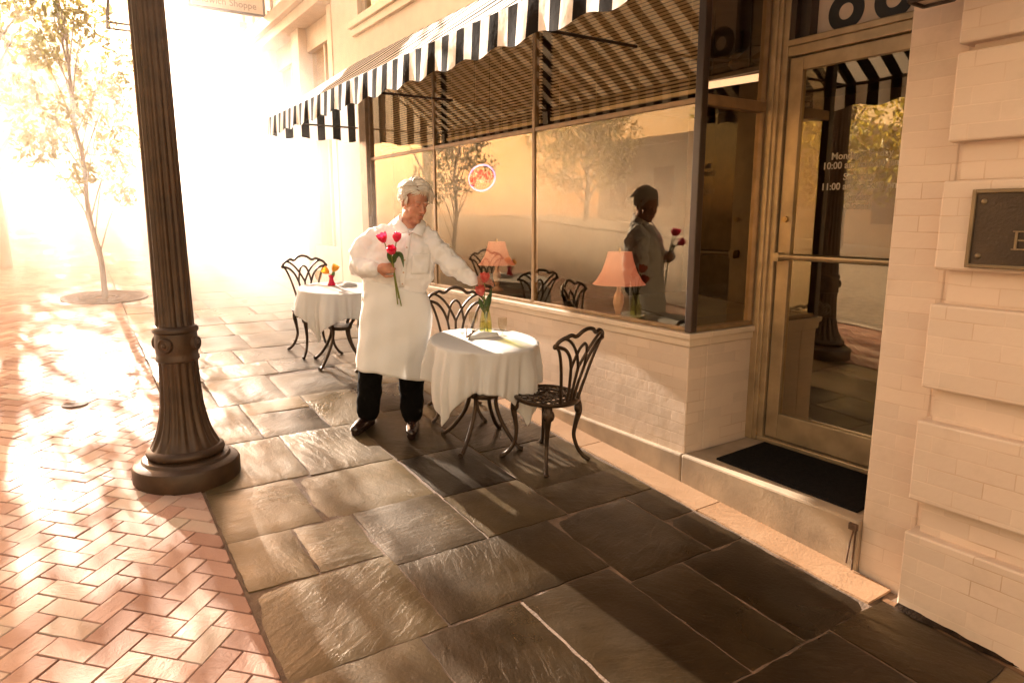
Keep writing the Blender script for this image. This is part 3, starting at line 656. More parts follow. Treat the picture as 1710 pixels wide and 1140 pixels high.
m.box(2.866, 2.8725, ye-.05, ye-.047, ze+.005, ze+.016); m.box(2.866, 2.8725, ye-.048, ye-.045, ze+.052, ze+.063)
part(m, 'letter', M['plaque_rim'], t)
t = thing('wall_lantern', 'black framed wall lantern above the brick strip beside the door', 'lantern', (2.80, 1.46, 2.52))
lx, ly, lz = 2.82, 1.415, 2.545
m = MB(); w0, w1 = .055, .085
for sx in (-1, 1):
    for sy in (-1, 1): m.tube([(lx+sx*w0, ly+sy*w0, lz), (lx+sx*w1, ly+sy*w1, lz+.24)], .007, 6)
for a, b in (((-1, -1), (1, -1)), ((1, -1), (1, 1)), ((1, 1), (-1, 1)), ((-1, 1), (-1, -1))):
    m.tube([(lx+a[0]*w0, ly+a[1]*w0, lz), (lx+b[0]*w0, ly+b[1]*w0, lz)], .008, 6); m.tube([(lx+a[0]*w1, ly+a[1]*w1, lz+.24), (lx+b[0]*w1, ly+b[1]*w1, lz+.24)], .008, 6)
m.lathe([(.12, .24), (.09, .28), (.03, .33), (.012, .37)], 4, (lx, ly, lz)); m.tube([(lx, ly, lz+.36), (2.93, ly, lz+.34), (3.0, ly, lz+.28)], .01, 8); part(m, 'lantern_frame', M['iron'], t)
m = MB()
ring = [[(lx+sx*(w_-.004), ly+sy*(w_-.004), z_) for sx, sy in ((-1, -1), (1, -1), (1, 1), (-1, 1))] for w_, z_ in ((w0, lz+.005), (w1, lz+.235))]
m.loft(ring); part(m, 'lantern_glass', M['sign_white'], t)

# ------------------------------------------------------------------ awning
t = thing('awning', 'black and white striped canvas awning with scalloped valance over the shop windows', 'awning', (XF, 4.3, 3.45))
AX, AZ, WZ, VB = 2.0, 2.775, 3.45, 2.60; AY0, AY1 = .90, 7.74; SW = .0885
m = MB(); ny = int(round((AY1-AY0)/SW))
def canopy_pt(f, y):                          # f 0 wall .. 1 front edge, slight sag between the rafters
    sag = .022*math.sin(math.pi*f)*(.5+.5*math.cos((y-AY1)/1.14*2*math.pi+math.pi))
    return (XF-.005+(AX-XF+.005)*f, y, WZ+(AZ-WZ)*f-sag)
for k in range(ny):
    a, b = AY1-k*SW, AY1-(k+1)*SW; mi = k % 2
    V = []; ns = 5
    for i in range(9):
        for q in range(ns+1): V.append(canopy_pt(i/8, a+(b-a)*q/ns))
    m.add(V, [(i*(ns+1)+q, i*(ns+1)+q+1, (i+1)*(ns+1)+q+1, (i+1)*(ns+1)+q) for i in range(8) for q in range(ns)], mi)
part(m, 'canopy', [M['white_canvas'], M['black_canvas']], t, smooth=40)
m = MB()
def val_bottom(s): return VB-.012+.030*abs(math.sin(math.pi*s/(SW*4)))**.7*0+.016*math.cos(2*math.pi*s/(SW*4))
for k in range(ny):
    a, b = AY1-k*SW, AY1-(k+1)*SW; V = []; ns = 6
    for i in range(7):
        f = i/6
        for q in range(ns+1):
            y = a+(b-a)*q/ns; s_ = AY1-y; zb = val_bottom(s_)
            x = AX-.006-.012*f+.006*f*math.sin(s_*2*math.pi/(SW*4)+1)+.003*f*math.sin(s_*23)
            V.append((x, y, AZ+.004+(zb-AZ)*f))
    m.add(V, [(i*(ns+1)+q, i*(ns+1)+q+1, (i+1)*(ns+1)+q+1, (i+1)*(ns+1)+q) for i in range(6) for q in range(ns)], k % 2)
part(m, 'front_valance', [M['white_canvas'], M['black_canvas']], t, smooth=50)
for ye in (AY1, AY0):
    m = MB(); nx = int(round((XF-AX)/SW))+1
    for k in range(nx):
        a = AX+k*SW; b = min(AX+(k+1)*SW, XF-.006)
        if b <= a: continue
        V = []; ns = 4
        for q in range(ns+1):
            x = a+(b-a)*q/ns; f = (XF-.005-x)/(XF-.005-AX); zt = WZ+(AZ-WZ)*f-.002
            zb = VB-.005+.014*math.cos(2*math.pi*(x-AX)/(SW*4))
            V += [(x, ye+.003*math.sin(x*20), zt), (x, ye+.004*math.sin(x*31), (zt+zb)/2), (x, ye+.008*math.sin(x*17), zb)]
        m.add(V, [(q*3+i, q*3+i+1, q*3+3+i+1, q*3+3+i) for q in range(ns) for i in range(2)], (k+1) % 2)
    part(m, 'side_valance', [M['white_canvas'], M['black_canvas']], t, smooth=50)
m = MB()
m.tube([(AX+.012, AY0+.01, AZ-.022), (AX+.012, AY1-.01, AZ-.022)], .012, 8)
for y in (AY1-.015, 6.6, 5.46, 4.32, 3.18, 2.04, AY0+.015):
    m.tube([(AX+.02, y, AZ-.03), (XF-.01, y, WZ-.05)], .011, 8)
for y in (AY1-.02, 5.46, 3.18, AY0+.02): m.tube([(AX+.015, y, AZ-.03), (XF-.008, y, AZ-.03)], .010, 8)
part(m, 'rafter_frame', M['iron'], t, smooth=50)

# ------------------------------------------------------------------ lamp post
LX, LY = .50, 4.155; LZ = G(3.87)-.01
t = thing('lamp_post', 'fluted brown cast iron lamp post on a stepped round base in the pavement', 'lamp post', (LX, LY, LZ))
L0 = (LX, LY, LZ)
m = MB(); m.lathe([(.281, 0), (.284, .015), (.284, .10), (.276, .118), (.262, .126), (.236, .135), (.226, .150), (.206, .158)], 64, L0); part(m, 'base_plinth', M['post'], t, smooth=32)
m = MB(); m.lathe([(.19, .156), (.203, .166), (.208, .180), (.203, .196), (.188, .208), (.172, .212)], 64, L0); part(m, 'base_ring', M['post'], t, smooth=50)
m = MB(); pr = [(.182, .21), (.172, .235), (.156, .27), (.139, .32), (.124, .385), (.113, .46), (.107, .56), (.103, .66), (.102, .705)]
m.lathe(pr, 160, L0, flute=[0, .07, .09, .10, .10, .10, .10, .10, 0, 16]); part(m, 'lower_shaft', M['post'], t, smooth=50)
m = MB(); m.lathe([(.104, .70), (.113, .706), (.114, .722), (.107, .735), (.109, .75), (.112, .80), (.109, .85), (.108, .858), (.117, .866), (.119, .882), (.112, .893), (.10, .90)], 64, L0)
collar = part(m, 'collar', M['post'], t, smooth=40)
for q in range(4):
    a = R(-128+90*q); ca, sa = math.cos(a), math.sin(a); m = MB()
    rot = Matrix.Rotation(a, 3, 'Z')
    m.ell((LX+ca*.108, LY+sa*.108, LZ+.80), (.018, .043, .043), 24, 12, rot)
    tor = [Vector((LX, LY, LZ+.80))+rot @ Vector((.118, .034*math.cos(u), .034*math.sin(u))) for u in np.linspace(0, 2*math.pi, 25)]
    m.tube(tor, .007, 8, cap=False); m.ell((LX+ca*.124, LY+sa*.124, LZ+.80), (.010, .014, .014), 12, 8, rot)
    part(m, 'medallion', M['post'], collar, smooth=50)
m = MB(); m.lathe([(.099, .895), (.0985, .92), (.094, 1.3), (.090, 1.9), (.086, 2.55), (.083, 3.15)], 160, L0, flute=[0, .11, .11, .11, .11, 0, 16]); part(m, 'upper_shaft', M['post'], t, smooth=50)
m = MB(); m.lathe([(.083, 3.15), (.11, 3.17), (.11, 3.2), (.09, 3.23), (.12, 3.28), (.16, 3.30), (.16, 3.32), (.10, 3.33)], 32, L0); part(m, 'capital', M['post'], t, smooth=40)
m = MB(); m.lathe([(.10, 3.33), (.17, 3.42), (.20, 3.55), (.19, 3.70), (.12, 3.82), (.05, 3.87)], 32, L0); part(m, 'globe', M['sign_white'], t, smooth=60)
m = MB(); m.lathe([(.05, 3.865), (.06, 3.89), (.02, 3.93), (.008, 4.0)], 16, L0); part(m, 'finial', M['post'], t, smooth=40)

# utility cover in the bricks
m = MB(); m.lathe([(.085, 0), (.085, .006), (.076, .008), (.07, .005), (.0, .007)], 32, (-.01, 5.77, G(5.77)+.0)); 
tag(m.build('utility_cover', M['rust'], smooth=40), 'small round metal utility cover set among the paving bricks', 'cover')

# ------------------------------------------------------------------ trees
def leaves(mb_, centers, rads, n, size, aspect=2.2, hollow=.35):
    cs = np.array(centers); rs = np.array(rads); wts = rs**2.2; wts = wts/wts.sum()
    which = RNG.choice(len(cs), n, p=wts)
    d = RNG.normal(size=(n, 3)); d /= np.linalg.norm(d, axis=1)[:, None]
    rr = (hollow+(1-hollow)*RNG.random(n))**.8
    P = cs[which]+d*(rs[which]*rr)[:, None]*np.array([1, 1, .8])
    A = RNG.normal(size=(n, 3)); A /= np.linalg.norm(A, axis=1)[:, None]; A[:, 2] -= .3
    B = np.cross(A, RNG.normal(size=(n, 3))); B /= np.linalg.norm(B, axis=1)[:, None]
    s = size*(.6+.8*RNG.random(n)); L = A*s[:, None]; W = B*(s/aspect)[:, None]
    b = len(mb_.v)
    V = np.stack([P-L*.5, P+W*.5, P+L*.5, P-W*.5], 1).reshape(-1, 3)
    mb_.v += [tuple(v) for v in V]
    mb_.f += [[b+4*i, b+4*i+1, b+4*i+2, b+4*i+3] for i in range(n)]; mb_.mi += [0]*n; mb_.tone += [None]*n
def tree(name, label, x, y, h, crown_r, crown_z0, n, leaf, mat, trunk=.09, lean=(0, 0), group=None, blobs=16, zoff=0.0, cat='tree'):
    z0 = G(y)+zoff; t = thing(name, label, cat, (x, y, z0), group=group)
    m = MB(); top = Vector((x+lean[0], y+lean[1], z0+h*.96))
    base = Vector((x, y, z0-.05)); path = [base.lerp(top, f)+Vector((random.gauss(0, .02*h/4), random.gauss(0, .02*h/4), 0))*(1 if 0 < f < 1 else 0) for f in np.linspace(0, 1, 9)]
    sp = smoothpath(path, 4); m.tube(sp, interp([trunk*1.35, trunk, trunk*.8, trunk*.55, trunk*.3, trunk*.08], len(sp)), 8)
    cs, rs = [], []
    for k in range(blobs):
        f = (k+.5)/blobs; zz = crown_z0+(h-crown_z0)*f
        prof = math.sin(math.pi*min(1, .18+f*.80))**.8
        a = k*2.4+random.uniform(-.4, .4); rad = crown_r*prof*random.uniform(.35, .85)
        st = base.lerp(top, max(.12, (zz-.25*(h-crown_z0)*.5)/h)); c = Vector((st.x+math.cos(a)*rad, st.y+math.sin(a)*rad, z0+zz))
        cs.append(tuple(c)); rs.append(crown_r*random.uniform(.28, .5)*(.5+.6*prof))
        b0 = base.lerp(top, max(.12, min(.95, (zz-.18*h)/h))); mid = b0.lerp(c, .5)+Vector((0, 0, .08*h/5))
        m.tube(smoothpath([b0, mid, c], 4), interp([trunk*.42, trunk*.22, trunk*.06], 9), 6)
    m.build('trunk', M['bark'], t, smooth=60, world=True)
    lm = MB(); leaves(lm, cs, rs, n, leaf); lm.build('crown', mat, t, world=True)
    return t
random.seed(11)
tree('young_tree', 'slender young street tree rising from the round iron grate', .45, 10.3, 4.7, .80, 1.25, 3800, .085, M['leaf_y'], .028, (-.22, 0), blobs=26)
t = thing('tree_grate', 'round iron grate set in the bricks around the young tree', 'tree grate', (.45, 10.3, G(10.3)))
m = MB(); zc = lambda yy: G(yy)+.012
for r0, r1, dz in ((.12, .16, .012), (.26, .29, .012), (.45, .50, .012)):
    V = []; n = 64
    for j in range(n):
        a = 2*math.pi*j/n
        for r_, d in ((r0, -.02), (r0, dz), (r1, dz), (r1, -.02)): V.append((.45+r_*math.cos(a), 10.3+r_*math.sin(a), G(10.3+r_*math.sin(a))+d))
    m.add(V, [(j*4+k, j*4+k+1, ((j+1) % n)*4+k+1, ((j+1) % n)*4+k) for j in range(n) for k in range(3)])
for q in range(72):
    a = 2*math.pi*q/72; c_, s_ = math.cos(a), math.sin(a); V = []
    for r_, hw in ((.15, .004), (.46, .013)):
        for sg in (-1, 1):
            xx, yy_ = .45+r_*c_-sg*hw*s_, 10.3+r_*s_+sg*hw*c_
            V += [(xx, yy_, G(yy_)+.008), (xx, yy_, G(yy_)-.02)]
    m.add(V, [(0, 2, 6, 4), (0, 4, 5, 1), (2, 3, 7, 6)])
part(m, 'grate_ring', M['rust'], t)
m = MB(); m.lathe([(.47, 0), (.47, .004), (0, .005)], 40, (.45, 10.3, 0)); m.v = [(x, y, z+G(y)-.03) for x, y, z in m.v]; part(m, 'soil', M['bgrout'], t)
far = [(-.75, 13.6, 6.2, 1.8, 2.7, 2000, 'leafy street tree at the kerb just left of and behind the young tree'), (-1.0, 20.5, 4.7, 1.9, 1.9, 1800, 'wide hazy street tree third along the kerb'),
       (.1, 26.5, 6.0, 2.5, 2.0, 4600, 'tall pale street tree fading into the haze fourth along the kerb'), (-2.4, 31.0, 7.2, 3.2, 2.0, 5600, 'broad bright tree at the roadside in the far haze'), (1.2, 36.0, 8.6, 2.6, 2.4, 5200, 'farthest street tree close to the shop fronts in the haze')]
for x, y, h, r_, z0, n_, lab in far: tree('street_tree', lab, x, y, h, r_, z0, n_, .15 if y < 25 else .2, M['leaf_y'], .09, group='trees along the hazy street', blobs=20)
# trees and houses on the far side of the road (they show in the window panes)
opp = [(-12.2, 3.0, 7.0, 2.6, M['leaf_o']), (-11.6, 7.2, 7.4, 2.9, M['leaf_o']), (-12.0, 11.6, 7.6, 3.0, M['leaf_o']), (-12.3, -1.5, 7.0, 2.6, M['leaf_g']), (-12.6, 22.5, 6.2, 2.6, M['leaf_o'])]
for x, y, h, r_, mt in opp: tree('opposite_tree', 'sunlit tree on the far side of the road mirrored in the shop glass', x, y, h*.92, r_, 1.5, 5200, .2, mt, .1, group='trees across the road', blobs=18)

# ------------------------------------------------------------------ neighbours up the street
def neighbour(y0, y1, h, label, mat, x=3.05, bays=3, cornice=4.3):
    t = thing('neighbour_building', label, 'building', (x, (y0+y1)/2, G(y0)), group='buildings up the hazy street')
    zb = G(y0)-.3
    m = MB(); m.box(x+.25, x+7, y0, y1, zb, h); part(m, 'wall', mat, t)
    m = MB(); m.box(x-.22, x+.25, y0+.02, y1-.02, cornice, cornice+.16); m.box(x-.14, x+.25, y0+.05, y1-.05, cornice-.14, cornice); part(m, 'shop_cornice', M['trim'], t, bevel=.01)
    m = MB(); m.box(x-.2, x+.25, y0+.02, y1-.02, h-.25, h); m.box(x-.1, x+.25, y0+.02, y1-.02, h-.45, h-.25); part(m, 'roof_cornice', M['trim'], t, bevel=.01)
    w = (y1-y0)/bays
    for k in range(bays+1):
        c = y0+k*w; a, b = max(y0, c-.17), min(y1, c+.17)
        m = MB(); m.box(x, x+.25, a, b, zb, cornice-.14); part(m, 'pilaster', M['trim'], t, bevel=.01)
        if k < bays:
            gz = G(c)
            m = MB(); m.box(x+.1, x+.25, c+.17, c+w-.17, zb, gz+.75); m.box(x+.12, x+.25, c+.17, c+w-.17, cornice-.45, cornice-.14); m.box(x+.16, x+.22, c+w/2-.03, c+w/2+.03, gz+.75, cornice-.45)
            wf = part(m, 'shop_front', M['trim'], t, bevel=.006)
            m = MB(); m.box(x+.19, x+.2, c+.17, c+w-.17, gz+.75, cornice-.45); part(m, 'glass', M['glass'], wf)
            m = MB(); m.box(x+.2, x+.26, c+w/2-.42, c+w/2+.42, cornice+.55, h-.7); m.box(x+.12, x+.25, c+w/2-.5, c+w/2+.5, cornice+.46, cornice+.55); part(m, 'upper_window', M['frame'], t)
    return t
neighbour(8.62, 13.2, 6.8, 'pale storefront next door beyond the awning with a projecting cornice', M['far_brick'], cornice=4.45)
neighbour(13.4, 19.0, 7.0, 'second pale storefront up the street dissolving into the haze', M['far_brick'], cornice=4.7)
neighbour(19.2, 26.5, 7.2, 'farthest storefront up the street almost lost in the haze', M['plaster'], cornice=5.1, bays=4)
# houses across the road
for q, (a, b, h, mt) in enumerate([(-6, 4, 3.6, 'far_brick'), (4.4, 13, 4.0, 'plaster'), (13.4, 24, 4.6, 'far_brick')]):
    t = thing('opposite_building', ['low brick house across the road behind the trees', 'plastered house across the road behind the trees', 'long brick house across the road behind the trees'][q], 'building', (-14.5, (a+b)/2, G(a)))
    m = MB(); m.box(-20, -14.5, a, b, -.6, h); part(m, 'wall', M[mt], t)
    m = MB(); m.box(-20.2, -14.3, a-.1, b+.1, h, h+.3); part(m, 'roof', M['trim'], t)
    n = int((b-a)/2.4)
    for k in range(n):
        c = a+(k+.5)*(b-a)/n
        for z_ in (1.2,):
            m = MB(); m.box(-14.52, -14.44, c-.5, c+.5, G(a)+z_, min(h-.4, G(a)+z_+1.6)); part(m, 'window', M['frame'], t)

# hanging sign of the sandwich shop
SY = 10.9
t = thing('hanging_sign', 'pale hanging board lettered Sandwich Shoppe projecting from the storefront next door', 'sign', (2.4, SY, 4.62))
m = MB(); m.box(1.86, 2.84, SY-.02, SY+.02, 4.645, 5.20); part(m, 'board', M['sign_white'], t)
m = MB()
for a, b, c_, d in ((1.83, 1.86, 4.615, 5.23), (2.84, 2.87, 4.615, 5.23)): m.box(a, b, SY-.03, SY+.03, c_, d)
m.box(1.86, 2.84, SY-.03, SY+.03, 4.615, 4.645); m.box(1.86, 2.84, SY-.03, SY+.03, 5.20, 5.23); part(m, 'sign_frame', M['darkwood'], t)
m = MB(); m.tube([(1.8, SY, 5.36), (3.26, SY, 5.36)], .02, 8); m.tube([(2.0, SY, 5.23), (2.0, SY, 5.36)], .008, 6); m.tube([(2.7, SY, 5.23), (2.7, SY, 5.36)], .008, 6); part(m, 'bracket', M['iron'], t)
text_mesh('lettering', 'Sandwich', .125, M['sign_ink'], t, (2.335, SY-.022, 4.70), (1, 0, 0), (0, 0, 1), align='RIGHT', ext=.003, bold=.001)
text_mesh('lettering', 'Shoppe', .125, M['sign_ink'], t, (2.375, SY-.022, 4.70), (1, 0, 0), (0, 0, 1), align='LEFT', ext=.003, bold=.001)
# street lantern hanging in the haze
t = thing('hanging_lantern', 'faint four sided street lantern hanging in the haze left of the lamp post', 'lantern', (.86, 9.6, 3.95))
m = MB(); cx, cy, cz = .88, 9.6, 3.93; w0, w1, hh = .15, .10, .42
for sx in (-1, 1):
    for sy in (-1, 1): m.tube([(cx+sx*w0, cy+sy*w0, cz), (cx+sx*w1, cy+sy*w1, cz+hh)], .012, 6)
for w_, z_ in ((w0, cz), (w1, cz+hh)):
    for a, b in (((-1, -1), (1, -1)), ((1, -1), (1, 1)), ((1, 1), (-1, 1)), ((-1, 1), (-1, -1))): m.tube([(cx+a[0]*w_, cy+a[1]*w_, z_), (cx+b[0]*w_, cy+b[1]*w_, z_)], .014, 6)
m.lathe([(.17, hh), (.08, hh+.14), (.02, hh+.2)], 4, (cx, cy, cz)); part(m, 'lantern_frame', M['iron'], t)
m = MB(); m.tube([(cx, cy, cz+hh+.19), (cx, cy, cz+hh+.5), (cx+.3, cy, cz+hh+.62), (3.3, cy, cz+hh+.62)], .018, 8); part(m, 'hanging_arm', M['iron'], t, smooth=50)
m = MB(); ring = [[(cx+sx*(w_-.012), cy+sy*(w_-.012), z_) for sx, sy in ((-1, -1), (1, -1), (1, 1), (-1, 1))] for w_, z_ in ((w0, cz+.01), (w1, cz+hh-.01))]; m.loft(ring, False); part(m, 'lantern_glass', M['clear'], t)

# ------------------------------------------------------------------ chairs (cast iron, tulip backs)
def mirror(pts): return [(-u, v) for u, v in pts]
def make_chair(name, label, loc, facing, group):
    """local frame: +Y is where the sitter faces, z=0 on the ground"""
    rz = math.atan2(facing[1], facing[0])-math.pi/2
    t = thing(name, label, 'chair', (loc[0], loc[1], G(loc[1])), rz, group, tilt=True)
    SH = .425; HW = .205                       # seat height, seat radius
    # seat: rim, pierced petals
    m = MB(); n = 48
    prof = [(.205, -.016), (.211, -.006), (.209, .006), (.196, .009), (.180, .004), (.180, -.010)]
    rings = [[(r_*math.cos(2*math.pi*j/n), r_*math.sin(2*math.pi*j/n), SH+z_) for j in range(n)] for r_, z_ in prof]; rings.append(rings[0]); m.loft(rings, False)
    for r0, r1 in ((.118, .132), (.060, .070), (0.0, .03)):
        rings = [[(r_*math.cos(2*math.pi*j/n), r_*math.sin(2*math.pi*j/n), SH+z_) for j in range(n)] for r_, z_ in ((max(r0, .001), .004), (r1, .004), (r1, -.008), (max(r0, .001), -.008))]; rings.append(rings[0]); m.loft(rings, False)
    for k in range(16):
        a = 2*math.pi*k/16
        for sg in (-1, 1):
            p = smoothpath([(.186*math.cos(a), .186*math.sin(a), SH-.001), (.155*math.cos(a+sg*.17), .155*math.sin(a+sg*.17), SH), (.125*math.cos(a+sg*.09), .125*math.sin(a+sg*.09), SH)], 3)
            m.tube(p, .0055, 5)
        if k % 2 == 0:
            for sg in (-1, 1):
                p = smoothpath([(.122*math.cos(a), .122*math.sin(a), SH-.002), (.095*math.cos(a+sg*.25), .095*math.sin(a+sg*.25), SH), (.064*math.cos(a), .064*math.sin(a), SH)], 3); m.tube(p, .006, 5)
            m.tube([(.068*math.cos(a), .068*math.sin(a), SH-.002), (.02*math.cos(a), .02*math.sin(a), SH-.002)], .008, 5)
    m.build('seat', M['iron'], t, smooth=50)
    # legs: cabriole with a lobed knee
    for ax, ay in ((-1, 1), (1, 1), (-1, -1), (1, -1)):
        d = Vector((ax*.70, ay*.714, 0)); m = MB(); out = lambda r_, z_: (d.x*r_, d.y*r_, z_)
        kk = 1.0 if ay > 0 else 1.06
        pth = smoothpath([out(.165, .412), out(.192, .385), out(.205, .33), out(.190, .25), out(.182, .17), out(.196*kk, .09), out(.232*kk, .035), out(.262*kk, .012)], 5)
        m.tube(pth, interp([.022, .026, .021, .0155, .013, .0125, .0135, .015], len(pth)), 10, flat=.85)
        m.ell(out(.265*kk, .012), (.018, .018, .012), 10, 8)
        lobe = [Vector(out(.196, .355))+Vector((-d.y, d.x, 0))*s_ for s_ in (-.014, .014)]
        for q in lobe: m.ell(q, (.024, .024, .036), 12, 8)
        m.build('leg', M['iron'], t, smooth=60)
    # back
    def B(u, v):                               # u sideways, v above the seat; wraps round and leans back
        wrap = .9*u*u
        y = -.165-.02-.20*v+wrap-.05*max(0, v-.2)
        return (u, y, SH+v)
    def bar(m, pts, r0=.0095, r1=None, n=5):
        P = smoothpath([B(u, v) for u, v in pts], n); m.tube(P, interp([r0, r1 or r0], len(P)), 7)
    m = MB()
    for sg in (1, -1):
        f = (lambda p: p) if sg > 0 else mirror
        bar(m, f([(.075, -.01), (.100, .10), (.140, .25), (.176, .345), (.200, .380)]), .0105, .009)            # outer stem
        bar(m, f([(.030, -.01), (.036, .10), (.062, .235)]), .0095)                                # inner stem
        bar(m, f([(.062, .235), (.095, .31), (.145, .365), (.212, .388)]), .0095, .012)           # leaf towards the tip
        bar(m, f([(.062, .235), (.050, .30), (.030, .362), (.0, .388)]), .009)                     # centre arch
        bar(m, f([(.0, .235), (.040, .315), (.085, .378), (.130, .418), (.168, .436)]), .0095)                   # crossing arch
    bar(m, [(0, -.01), (0, .12), (0, .235)], .0095)
    m.build('back_stems', M['iron'], t, smooth=60)
    m = MB()
    top = [(.214, .388), (.196, .420), (.160, .440), (.125, .452), (.098, .442), (.078, .446), (.045, .470), (.0, .480)]
    bar(m, top+mirror(top[:-1])[::-1], .012, .012, 4)
    for sg in (1, -1): m.ell(B(sg*.214, .388), (.017, .014, .017), 10, 8)
    m.build('top_rail', M['iron'], t, smooth=60)
    m = MB(); P = smoothpath([(-.085, -.170, SH+.002), (-.04, -.196, SH+.004), (.04, -.196, SH+.004), (.085, -.170, SH+.002)], 5); m.tube(P, .013, 8); m.build('back_foot', M['iron'], t, smooth=60)
    return t
GC = 'cast iron cafe chairs'
chairA = make_chair('cafe_chair', 'dark cast iron chair in the foreground right of the near table, beside the brick wall', (2.455, 3.345), (-.20, .98), GC)
def place_chair(loc, facing, label):
    c = copy_tree(chairA); rz = math.atan2(facing[1], facing[0])-math.pi/2
    L = Vector((loc[0], loc[1], G(loc[1]))); c.matrix_world = Matrix.Translation(L) @ Matrix.Rotation(math.atan(SL), 4, 'X') @ Matrix.Rotation(rz, 4, 'Z')
    c['label'] = label; return c
place_chair((2.37, 4.33), (-.40, -.92), 'cast iron chair behind the near table, between the waiter and the window')
place_chair((2.00, 6.50), (.05, -1), 'bronze toned cast iron chair at the far table, fully visible on its left')
place_chair((2.30, 5.50), (-.08, 1), 'cast iron chair at the far table mostly hidden behind the waiter')

# ------------------------------------------------------------------ tables and cloths
def make_table(label, x, y, h, rtop):
    t = thing('cafe_table', label, 'table', (x, y, G(y)), 0, 'round cafe tables', tilt=True)
    m = MB(); m.lathe([(rtop, h-.03), (rtop+.004, h-.02), (rtop, h-.008), (0.01, h-.008)], 40); m.build('table_top', M['iron'], t, smooth=40)
    for q in range(4):
        a = R(33+90*q); d = (math.cos(a), math.sin(a)); m = MB(); o = lambda r_, z_: (d[0]*r_, d[1]*r_, z_)
        P = smoothpath([o(.24, h-.03), o(.235, h-.10), o(.17, h-.24), o(.10, h-.36), o(.12, .22), o(.20, .09), o(.27, .02), o(.30, .012)], 5)
        m.tube(P, interp([.016, .017, .015, .014, .014, .014, .014, .017], len(P)), 8); m.build('leg', M['iron'], t, smooth=60)
    m = MB(); m.lathe([(.105, h-.37), (.112, h-.355), (.105, h-.34)], 24); m.build('leg_ring', M['iron'], t, smooth=60)
    return t
def make_cloth(label, x, y, h, r, L, ang, seed):
    rn = random.Random(seed); ph = [rn.uniform(0, 6.28) for _ in range(6)]
    m = MB(); n = 96; V = []
    for j in range(n+1):
        for i in range(n+1):
            a = -L+2*L*i/n; b = -L+2*L*j/n; rho = math.hypot(a, b); th = math.atan2(b, a)
            if rho <= r:
                z = h+.0035+.0012*math.sin(9*a+ph[0])*math.sin(8*b+ph[1]); px, py = a, b
            else:
                d = rho-r; dr = min(d, .03); fold = min(1, d/.16)
                drop = d-.35*dr
                th2 = th+.04*fold*math.sin(5*th+ph[2])
                fl = fold*(.036*math.sin(8*th+ph[3]+.6*math.sin(3*th))+.022*math.sin(13*th+ph[4])+.009*math.sin(29*th+ph[5]+3*d)+.006*math.sin(47*th+5*d))
                corner = max(0, (rho-L)/(.414*L))
                rr = r+.008+.018*fold*min(1, d/.3)+.75*fl*(1+.8*corner)-.035*corner*fold
                px, py = rr*math.cos(th2), rr*math.sin(th2)
                soft = .018*(1-math.exp(-d/.02))
                z = h+.0035-max(0, drop)*1.0+soft*0
            V.append((px, py, z))
    m.add(V, [(j*(n+1)+i, j*(n+1)+i+1, (j+1)*(n+1)+i+1, (j+1)*(n+1)+i) for j in range(n) for i in range(n)])
    m.v = [(q[0]*math.cos(ang)-q[1]*math.sin(ang), q[0]*math.sin(ang)+q[1]*math.cos(ang), q[2]) for q in m.v]
    o = m.build('tablecloth', M['cloth'], None, smooth=70)
    sd = o.modifiers.new('solid', 'SOLIDIFY'); sd.thickness = .0014; sd.offset = 1
    o.matrix_world = Matrix.Translation((x, y, G(y))) @ Matrix.Rotation(math.atan(SL), 4, 'X')
    return tag(o, label, 'tablecloth', 'white tablecloths')
T1, T2, TH = (2.245, 3.77), (2.08, 6.02), .70
make_table('round cafe table under the near white cloth with curved iron legs', *T1, TH, .332)
make_cloth('white tablecloth hanging in points from the near table beside the waiter', *T1, TH, .345, .60, R(152), 4)
make_table('round cafe table under the far white cloth behind the waiter', *T2, TH, .332)
make_cloth('white tablecloth on the far table behind the waiter', *T2, TH, .345, .57, R(172), 9)
def TZ(x, y): return G(y)+TH+.006

# ------------------------------------------------------------------ tulips
def add_head(m, c, axis, size, openness=.5, rot=0):
    axis = Vector(axis).normalized(); u = axis.orthogonal().normalized(); v = axis.cross(u); c = Vector(c)
    for k in range(6):
        a = rot+k*math.pi/3; inner = k % 2; d = (u*math.cos(a)+v*math.sin(a)); s_ = axis.cross(d)
        rows = []
        for i in range(10):
            f = i/9; bul = math.sin(math.pi*min(1, f*.62+.08))
            rad = size*(.10+.40*bul*(.92 if inner else 1.0)+openness*.55*max(0, f-.45)**1.3)
            wid = size*.42*math.sin(math.pi*(.10+.83*f))**.8*(1 if f < .98 else .3)
            hgt = size*1.15*f*(1-.12*openness*f)
            row = []
            for q in range(7):
                w_ = (q-3)/3; row.append(c+axis*hgt+d*(rad-.18*size*abs(w_)**2*(1-.4*f))+s_*wid*w_+d*.02*size*math.sin(q*3+i*2))
            rows.append(row)
        m.loft(rows, False, False)
